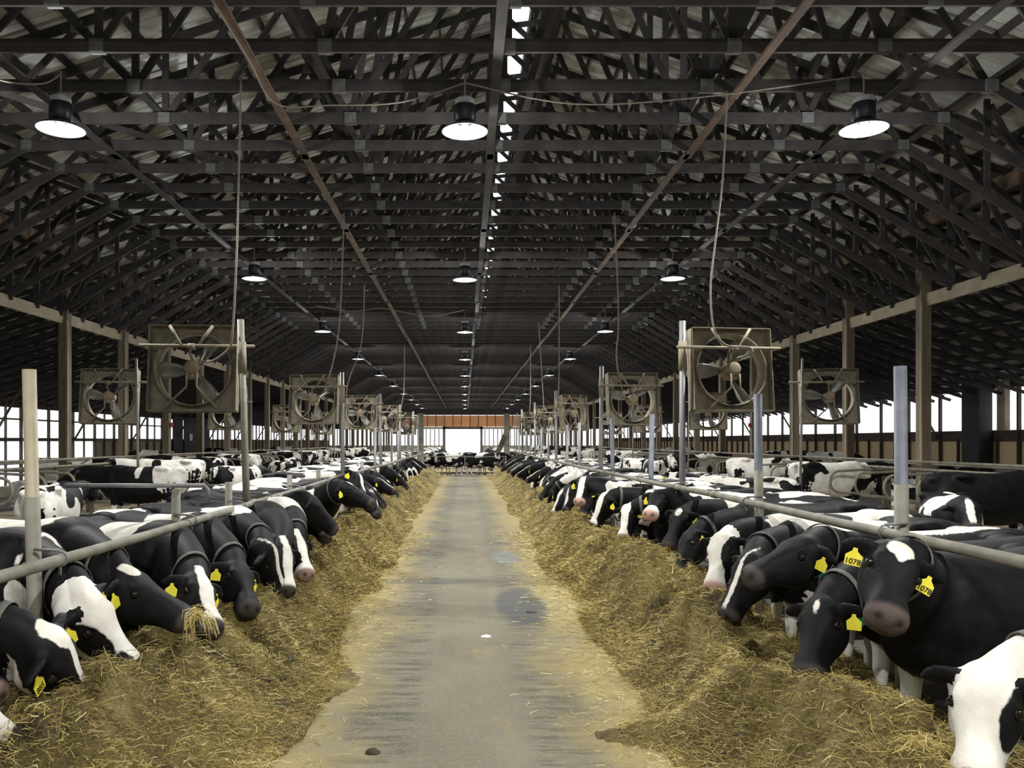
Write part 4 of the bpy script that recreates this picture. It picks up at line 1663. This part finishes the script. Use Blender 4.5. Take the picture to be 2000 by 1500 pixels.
# short posts carrying the neck rails
for i, (y, zt, lean, mt) in enumerate(((5.02, 2.44, -.06, 'rust_pipe'), (7.4, 1.57, 0, 'galv_dirty'), (9.05, 1.55, 0, 'galv_dirty'), (12.2, 1.5, 0, 'galv_dirty'), (14.6, 1.5, 0, 'galv_dirty'), (20.8, 1.5, 0, 'galv'), (23.6, 2.4, .03, 'galv'), (29.2, 2.45, 0, 'galv'), (32, 2.4, 0, 'galv'), (37.5, 2.4, 0, 'galv'), (40.2, 2.4, 0, 'galv'), (45.5, 2.4, 0, 'galv'))):
    lb = ('tall leaning galvanised pipe post nearest the camera, left feed rail' if i == 0 else f'galvanised pipe post under the left feed rail, {nth(i + 1)} short post from the front')
    p = pipe_post(-1, y, zt, mt, lb, lean, low=1.66 if i == 0 else None)
    p['group'] = 'pipe posts of the left feed rail'
    bracket(rail_l, -1, y - .06, RZ_L)
    if i == 1:
        m_ = MB()
        m_.tube([(.25, 0, 1.6), (-1.0, 0, 1.6)], .02, 8)
        m_.tube([(.25, 0, 1.6), (.29, 0, 1.57), (.3, 0, 1.46)], .016, 8)
        m_.build('cross_pipe', 'galv', p, True)
for i, (y, zt, lean, mt) in enumerate(((5.72, 2.525, -.02, 'galv_blue'), (8.5, 2.49, -.02, 'galv_blue'), (13.6, 2.45, .05, 'galv_blue'), (16.9, 2.48, -.02, 'galv_blue'), (21.9, 2.5, 0, 'galv'), (24.6, 2.5, .02, 'galv'), (30, 2.5, 0, 'galv'), (32.8, 2.5, 0, 'galv'), (38.2, 2.5, 0, 'galv'), (41, 2.5, 0, 'galv'), (46, 2.5, 0, 'galv'))):
    p = pipe_post(1, y, zt, mt, f'bluish galvanised pipe post rising from the right feed rail, {nth(i + 1)} short post from the front', lean, r=.043, low=1.7 if i < 2 else None)
    p['group'] = 'pipe posts of the right feed rail'
    bracket(rail_r, 1, y - .06, RZ_R)


def fan_mesh():
    parts = {}
    Wd, Rr, n = .62, .53, 48
    # housing front plate with round opening and four flanges
    m_ = MB()
    ins, outs = [], []
    for k in range(n):
        a = 2 * math.pi * k / n + math.pi / 4
        c, s_ = math.cos(a), math.sin(a)
        sc = Wd / max(abs(c), abs(s_))
        ins.append((Rr * c, Rr * s_))
        outs.append((sc * c, sc * s_))
    vs, fs = [], []
    for y in (-.012, .0):
        vs += [(x, y, z) for x, z in ins] + [(x, y, z) for x, z in outs]
    for k in range(n):
        k2 = (k + 1) % n
        fs.append((k, k2, n + k2, n + k))
        fs.append((2 * n + k, 3 * n + k, 3 * n + k2, 2 * n + k2))
        fs.append((k, 2 * n + k, 2 * n + k2, k2))
        fs.append((n + k, n + k2, 3 * n + k2, 3 * n + k))
    m_.add(vs, fs)
    for (x0, x1, z0, z1) in ((-Wd, Wd, Wd - .012, Wd), (-Wd, Wd, -Wd, -Wd + .012), (-Wd, -Wd + .012, -Wd, Wd), (Wd - .012, Wd, -Wd, Wd)):
        m_.box(x0, x1, -.16, .06, z0, z1)
    parts['housing'] = m_.mesh('housing', 'dusty')
    m_ = MB()
    vs, fs = [], []
    prof = [(Rr + .015, -.13), (Rr + .0, -.01), (Rr + .005, .13), (Rr - .008, .13), (Rr - .014, -.01), (Rr + .004, -.13)]
    for r, y in prof:
        for k in range(n):
            a = 2 * math.pi * k / n
            vs.append((r * math.cos(a), y, r * math.sin(a)))
    for i in range(len(prof)):
        j = (i + 1) % len(prof)
        for k in range(n):
            fs.append((i * n + k, i * n + (k + 1) % n, j * n + (k + 1) % n, j * n + k))
    m_.add(vs, fs)
    parts['shroud_ring'] = m_.mesh('shroud_ring', 'dusty_light', True)
    m_ = MB()
    m_.tube([(0, -.2, 0), (0, -.19, 0), (0, .1, 0), (0, .13, 0)], [.06, .105, .105, .05], 14)
    m_.box(-.09, .09, -.17, -.02, -.15, -.09)
    parts['motor'] = m_.mesh('motor', 'motor', True)
    # blade
    m_ = MB()
    vs, fs = [], []
    st = [(.07, .05, .9), (.15, .07, .85), (.27, .11, .7), (.40, .13, .55), (.49, .12, .48), (.515, .08, .45)]
    for dy in (0, .008):
        for r, w, tw in st:
            for q in (-1, -.3, .3, 1):
                a = w * q
                vs.append((r, .06 + dy + a * math.sin(tw) + .018 * (1 - q * q), a * math.cos(tw)))
    k = len(st)
    for i in range(k - 1):
        for j in range(3):
            a = i * 4 + j
            fs.append((a, a + 1, a + 5, a + 4))
            b_ = k * 4 + a
            fs.append((b_, b_ + 4, b_ + 5, b_ + 1))
    for i in range(k - 1):
        for j in (0, 3):
            a = i * 4 + j
            fs.append((a, a + 4, a + 4 + k * 4, a + k * 4))
    for j in range(3):
        for i in (0, k - 1):
            a = i * 4 + j
            fs.append((a, a + k * 4, a + k * 4 + 1, a + 1))
    m_.add(vs, fs)
    parts['blade'] = m_.mesh('blade', 'blade', True)
    for nm, a, b_ in (('strut', (-.16, -.2, .33), (-.32, -.18, .6)), ('strut', (.10, -.2, .33), (.28, -.18, .6)), ('strut', (-.06, -.19, -.08), (-.4, -.14, -.6)), ('strut', (.08, -.19, -.08), (.38, -.14, -.6))):
        m_ = MB()
        if a[2] > 0:
            m_.tube([a, b_], .022, 8)
        else:
            mid = (a[0] * .7 + b_[0] * .05, a[1], a[2] - .2)
            m_.tube([a, mid, b_], .016, 8)
        parts.setdefault('struts', []).append(m_.mesh('strut', 'dusty_light', True))
    m_ = MB()
    m_.tube([(-.80, -.22, .30), (.80, -.22, .30)], .024, 8)
    parts['arm'] = m_.mesh('arm_pipe', 'dusty_light', True)
    m_ = MB()
    m_.tube([(0, -.2, .3), (-.03, -.19, .2), (0, -.1, .08)], .02, 6)
    m_.box(-.05, .05, -.25, -.15, .25, .33)
    parts['hanger'] = m_.mesh('motor_hanger', 'motor', True)
    return parts


FP = fan_mesh()


def fan(x, y, z, side, rz, tilt, turn, label, group, detail=True):
    t = empty('barn_fan', (x, y, z), rz)
    t.rotation_euler = (math.radians(tilt), 0, rz)
    for nm in ('housing', 'shroud_ring', 'motor', 'hanger'):
        obj(FP[nm].name.split('.')[0], FP[nm], t)
    a = obj('arm_pipe', FP['arm'], t)
    a.location = (.08 * side * -1, 0, 0)
    for k in range(3):
        b_ = obj('blade', FP['blade'], t)
        b_.rotation_euler = (0, math.radians(turn + 120 * k), 0)
    for s_ in FP['struts']:
        obj('strut', s_, t)
    tag(t, label, 'fan', group)
    return t


FY = [(10.3, 11.3), (18.2, 18.1), (26.4, 26.8), (34.0, 35.0), (42.0, 42.6), (47.6, 47.9)]
FX = {-1: -2.7, 1: 3.0}
for i, (yl, yr) in enumerate(FY):
    for side, y in ((-1, yl), (1, yr)):
        nm = 'left' if side < 0 else 'right'
        lean = (-.12 if side < 0 else .0) if i == 0 else rnd.uniform(-.05, .05)
        zt = 3.53 if side < 0 else 3.66
        p = empty('fan_post', (FX[side], y, 0))
        m_ = MB()
        m_.tube([(0, 0, ALLEY), (lean, 0, zt)], .045, 12)
        m_.build('pipe', 'galv' if i else ('galv_dirty' if side < 0 else 'galv'), p, True)
        m_ = MB()
        m_.tube([(lean * .80, 0, zt - .68), (lean * .9, 0, zt - .28)], .056, 12)
        m_.build('pipe_sleeve', 'dusty_light', p, True)
        tag(p, f'tall pipe post holding a barn fan above the {nm} feed row, {nth(i + 1)} from the front', 'post', f'fan posts of the {nm} feed row')
        fx = FX[side] + (-.64 if side < 0 else .70) + lean
        rz = math.radians((4 if side < 0 else 8) if i == 0 else rnd.uniform(-14, 14))
        z = (2.92, 2.99)[side > 0] if i == 0 else 2.93
        if i == 2 and side > 0:
            rz = math.radians(38)
            fx -= .12
        f_ = fan(fx, y + .2, z, side, rz, -6, (180 if i % 2 == 0 else 200), f'dusty square barn fan on a post over the {nm} feed row, {nth(i + 1)} from the front', f'barn fans over the {nm} feed row')
        f_.scale = (.89 if side < 0 else .94,) * 3
        bracket(rail_l if side < 0 else rail_r, side, y - .06, RZ_L if side < 0 else RZ_R)
# second line of fans over the stalls
for side in (-1, 1):
    nm = 'left' if side < 0 else 'right'
    for i, y in enumerate((18.3, 27.5, 36.6, 45.8)):
        x = side * (8.0 + (0 if side < 0 else .2))
        p = empty('fan_post', (x - side * .72, y, 0))
        m_ = MB()
        m_.tube([(0, 0, .0), (side * .06, 0, 3.85)], .03, 10)
        m_.build('pipe', 'galv_dirty', p, True)
        tag(p, f'thin pipe post beside a fan over the {nm} stalls, {nth(i + 1)} from the front', 'post', f'fan posts of the {nm} stalls')
        fan(x, y + .2, 3.0, side, math.radians(rnd.uniform(-12, 12)), -8, 190, f'dark dusty barn fan hanging over the {nm} stalls, {nth(i + 1)} from the front', f'barn fans over the {nm} stalls')

# power cords from the trusses down to the fans
def cord(pts, label, r=.012):
    P = [Vector(p) for p in pts]
    out = []
    for i in range(len(P) - 1):
        p0, p1, p2, p3 = P[max(i - 1, 0)], P[i], P[i + 1], P[min(i + 2, len(P) - 1)]
        for k in range(6):
            t = k / 6
            out.append(.5 * ((2 * p1) + (p2 - p0) * t + (2 * p0 - 5 * p1 + 4 * p2 - p3) * t * t + (3 * p1 - p0 - 3 * p2 + p3) * t ** 3))
    out.append(P[-1])
    m_ = MB()
    m_.tube(out, r, 6)
    o = m_.build('power_cord', 'cord', None, True)
    tag(o, label, 'cord', None)
    return o


cord([at(471, 152, 11.36), at(467, 320, 10.9), at(463, 480, 10.3), at(455, 640, 10.15), at(447, 680, 10.2), at(412, 706, 10.25), at(385, 703, 10.3)], 'long pale power cord hanging down to the nearest left fan', .013)
cord([at(1420, 170, 11.52), at(1412, 340, 11.3), at(1396, 480, 11.2), at(1388, 560, 11.15), at(1394, 640, 11.15), at(1418, 674, 11.2), at(1462, 678, 11.2), at(1468, 690, 11.2), at(1440, 699, 11.25)], 'long pale power cord hanging down to the nearest right fan', .013)
cord([at(672, 415, 17.3), at(664, 620, 17.9), at(650, 710, 18.0), at(632, 765, 18.25)], 'power cord hanging to the second left fan', .016)
cord([at(1200, 415, 17.3), at(1208, 620, 17.9), at(1204, 700, 17.9), at(1216, 765, 18.2)], 'power cord hanging to the second right fan', .015)
cord([at(712, 557, 25.5), at(706, 670, 26.2), at(682, 740, 26.2), at(676, 775, 26.4)], 'power cord hanging to the third left fan', .018)
cord([at(1092, 557, 25.5), at(1092, 720, 26.6), at(1090, 790, 26.8)], 'power cord hanging to the third right fan', .018)
cord([at(1052, 630, 34.4), at(1060, 760, 35), at(1062, 800, 35.2)], 'thin power cord hanging to the fourth right fan', .02)
cord([at(1036, 674, 42.4), at(1036, 770, 42.5), at(1034, 812, 42.7)], 'thin power cord hanging to the fifth right fan', .022)
cord([at(790, 672, 42.0), at(789, 760, 42.1), at(780, 812, 42.2)], 'thin power cord hanging to the fifth left fan', .022)
# wiring along the bottom chords
cord([(-6.4, 9.9, 6.85), (-6.0, 10.4, 6.62), (-5.7, 11.0, 6.8), (-5.5, 11.15, 7.0)], 'drooping wire feeding the nearest left lamp')
cord([(-2.78, 9.0, 6.85), (-2.74, 10.4, 6.84), (-2.70, 11.7, 6.82), (-1.9, 11.6, 6.76), (-.9, 11.5, 6.76), (0, 11.2, 6.9)], 'wire running along a roof brace to the centre lamp')
cord([(0, 11.2, 6.9), (1.5, 11.55, 6.76), (3.2, 11.5, 6.82), (5.43, 11.2, 7.0)], 'wire running from the centre lamp to the right lamp')
cord([(-5.5, 30.0, 6.98), (-4.2, 30.2, 6.8), (-3, 30.2, 6.9), (-1.4, 30.2, 6.62), (0, 30.2, 6.85)], 'slack wire crossing the barn under distant trusses', .018)

# ------------------------------------------------------------------ free stalls
def loop_mesh(s):
    m_ = MB()
    pts = [(0, 0, 1.28), (-.9, 0, 1.25), (-1.45, 0, 1.22)]
    for a in np.linspace(90, -90, 9):
        pts.append((-1.55 - .22 * math.cos(math.radians(a)), 0, .97 + .25 * math.sin(math.radians(a))))
    pts += [(-1.2, 0, .70), (-.4, 0, .55), (0, 0, .55)]
    m_.tube([(p[0] * s, p[1], p[2]) for p in pts], .03, 8)
    return m_.mesh('stall_divider', 'galv_dirty', True)


LM = {s: loop_mesh(s) for s in (-1, 1)}
for side in (-1, 1):
    nm = 'left' if side < 0 else 'right'
    i = 0
    y = 11.6
    while y < 62:
        o = obj('stall_divider', LM[side], None, (side * 10.2, y, .1))
        i += 1
        lb = f'{nth(i)} bent pipe stall divider from the front, facing the alley on the {nm}'
        tag(o, lb, 'stall divider', f'stall dividers on the {nm}')
        y += 1.22
    for (x, z, lb, mt) in ((9.4, 1.42, f'long neck pipe running over the {nm} stall dividers', 'galv_dirty'), (10.05, 1.55, f'upper long pipe at the head of the {nm} stalls', 'galv_dirty'), (11.2, 1.45, f'far long neck pipe over the outer {nm} stalls', 'galv_dirty')):
        m_ = MB()
        m_.tube([(side * x, 10, z), (side * x, 62, z)], .03, 8)
        tag(m_.build('stall_pipe', mt, None, True), lb, 'pipe', None)
    # planks closing the stall fronts
    pl = struct(empty('trim_4'))
    y = 26.0
    while y < 100:
        for z0 in (.75, 1.02, 1.29):
            m_ = MB()
            m_.box(side * 10.44 - .02, side * 10.44 + .02, y + .005, y + 3.595, z0, z0 + .24)
            m_.build('stall_plank', 'post' if side < 0 else 'brace', pl)
        y += 3.6
    for k in range(10):
        y = 12.2 + 2.44 * k
        p = MB()
        p.box(-.07, .07, -.07, .07, 0.1, 1.35)
        o = p.build('stall_post', 'post', None, False, (side * 10.05, y, 0))
        tag(o, f'short square wooden stall post on the {nm}, {nth(k + 1)} from the front', 'post', f'short stall posts on the {nm}')

# ------------------------------------------------------------------ far crossing: frame and gates
fr = empty('crossing_frame', (0, 50.6, 0))
for x in (-2.72, 2.58):
    m_ = MB()
    m_.box(x - .18, x + .18, -.1, .1, ALLEY, 3.95)
    m_.build('post', 'siding', fr)
m_ = MB()
m_.box(-3.6, 3.1, -.12, .12, 3.72, 3.98)
m_.build('beam', 'truss', fr)
m_ = MB()
m_.beam((2.75, 0, 3.0), (1.55, -.2, .2), .1, .3, (0, 1, 0))
m_.build('leaning_board', 'post', fr)
tag(fr, 'wooden post and beam frame over the cow crossing at lane end', 'frame')
for k, (y, lb) in enumerate(((49.0, 'pipe gate across the lane in front of the crossing cows'), (53.3, 'pipe gate across the lane behind the crossing cows'))):
    g = empty('pipe_gate', (0, y, 0))
    for z in (.35, .62, 1.05) if k else (.38, 1.08):
        m_ = MB()
        m_.tube([(-2.5, 0, z), (2.45, 0, z)], .022, 8)
        m_.build('gate_rail', 'galv_dirty', g, True)
    for x in (-2.5, 0, 2.45):
        m_ = MB()
        m_.tube([(x, 0, 0 if x else .3), (x, 0, 1.15)], .025, 8)
        m_.build('gate_upright', 'galv_dirty', g, True)
    tag(g, lb, 'gate')

# ------------------------------------------------------------------ small things
m_ = MB()
m_.box(-.02, .02, -.3, .3, -.25, .25)
tag(m_.build('notice_board', 'paper', None, False, (-19.70, 58.9, 2.3)), 'small pale notice fixed in the left background', 'notice')
m_ = MB()
m_.tube([(0, 0, 0), (0, 0, .1)], .05, 10)
m_.box(-.04, .04, -.04, .04, -.05, 0)
o = m_.build('red_light', 'red', None, False, (-10.3 + .155, 28.3, 2.55))
tag(o, 'small red beacon on a wooden post, left background', 'beacon')
o2 = o.copy()
COL.objects.link(o2)
o2.location = (10.3 - .155, 29.2, 2.55)
tag(o2, 'small red beacon on a wooden post, right background', 'beacon')


def clump(name, mat, x, y, r, label, cat, h=.5, seed=1, group=None):
    rr = random.Random(seed)
    m2 = MB()
    prof = []
    vs, fs = [], []
    n = 12
    for i, (q, z) in enumerate(((1, 0), (.92, .4), (.6, .85), (.25, 1.0))):
        for k in range(n):
            a = 2 * math.pi * k / n
            jr = r * q * rr.uniform(.75, 1.2)
            vs.append((jr * math.cos(a), jr * math.sin(a), z * r * h * rr.uniform(.8, 1.15)))
    for i in range(3):
        for k in range(n):
            fs.append((i * n + k, i * n + (k + 1) % n, (i + 1) * n + (k + 1) % n, (i + 1) * n + k))
    fs.append(tuple(3 * n + k for k in range(n)))
    m2.add(vs, fs)
    zz = max(0.0, float(hay_height(-1 if x < 0 else 1, np.array([abs(x)]), np.array([y]))[0]))
    o = m2.build(name, mat, None, True, (x, y, zz))
    tag(o, label, cat, group)
    return o


def floor_xy(px, py):
    y = F * H / (py - VY)
    return (px - VX) * y / F, y


for i, (px, py, r, lb) in enumerate(((566, 1344, .045, 'dark dung clump at the left hay edge, uppermost of four'), (552, 1366, .035, 'small dark dung clump just below the uppermost one'), (520, 1378, .05, 'dark dung clump at the left end of the scattered four'), (548, 1398, .045, 'dark dung clump lowest of the four by the left hay'),
                                     (1037, 1196, .06, 'dark flat dropping on the wet patch of the lane'), (728, 1470, .05, 'small dark dropping at the bottom of the lane'))):
    x, y = floor_xy(px, py)
    clump('dung_clump', 'manure', x, y, r, lb, 'dung', .55 if i != 4 else .25, i, 'dark droppings on the lane floor')
x, y = floor_xy(950, 1243)
clump('paper_scrap', 'paper', x, y, .055, 'small white scrap lying in the middle of the lane', 'scrap', .25, 9)
# mouthful of hay under the chewing cow
r2 = np.random.default_rng(3)
c = at(385, 1192, 5.15)
m_ = MB()
for k in range(70):
    p = c + Vector(r2.normal(0, .022, 3))
    a = r2.uniform(0, 2 * math.pi)
    q = p + Vector((math.cos(a) * .09 + .02, math.sin(a) * .08, -.06 - .12 * r2.random()))
    mid = (p + q) / 2 + Vector((math.cos(a) * .03, math.sin(a) * .03, .015))
    m_.tube([p, mid, q], .0017, 3, False)
sm_ = m_.mesh('hay_wisp', 'straw')
at_ = sm_.attributes.new('tone', 'FLOAT', 'POINT')
at_.data.foreach_set('value', np.repeat(r2.uniform(.3, 1, 70), 9).astype(np.float32))
tag(obj('hay_wisp', sm_), 'wisp of hay hanging from the chewing cow with the forehead patch', 'hay', None, 'stuff')
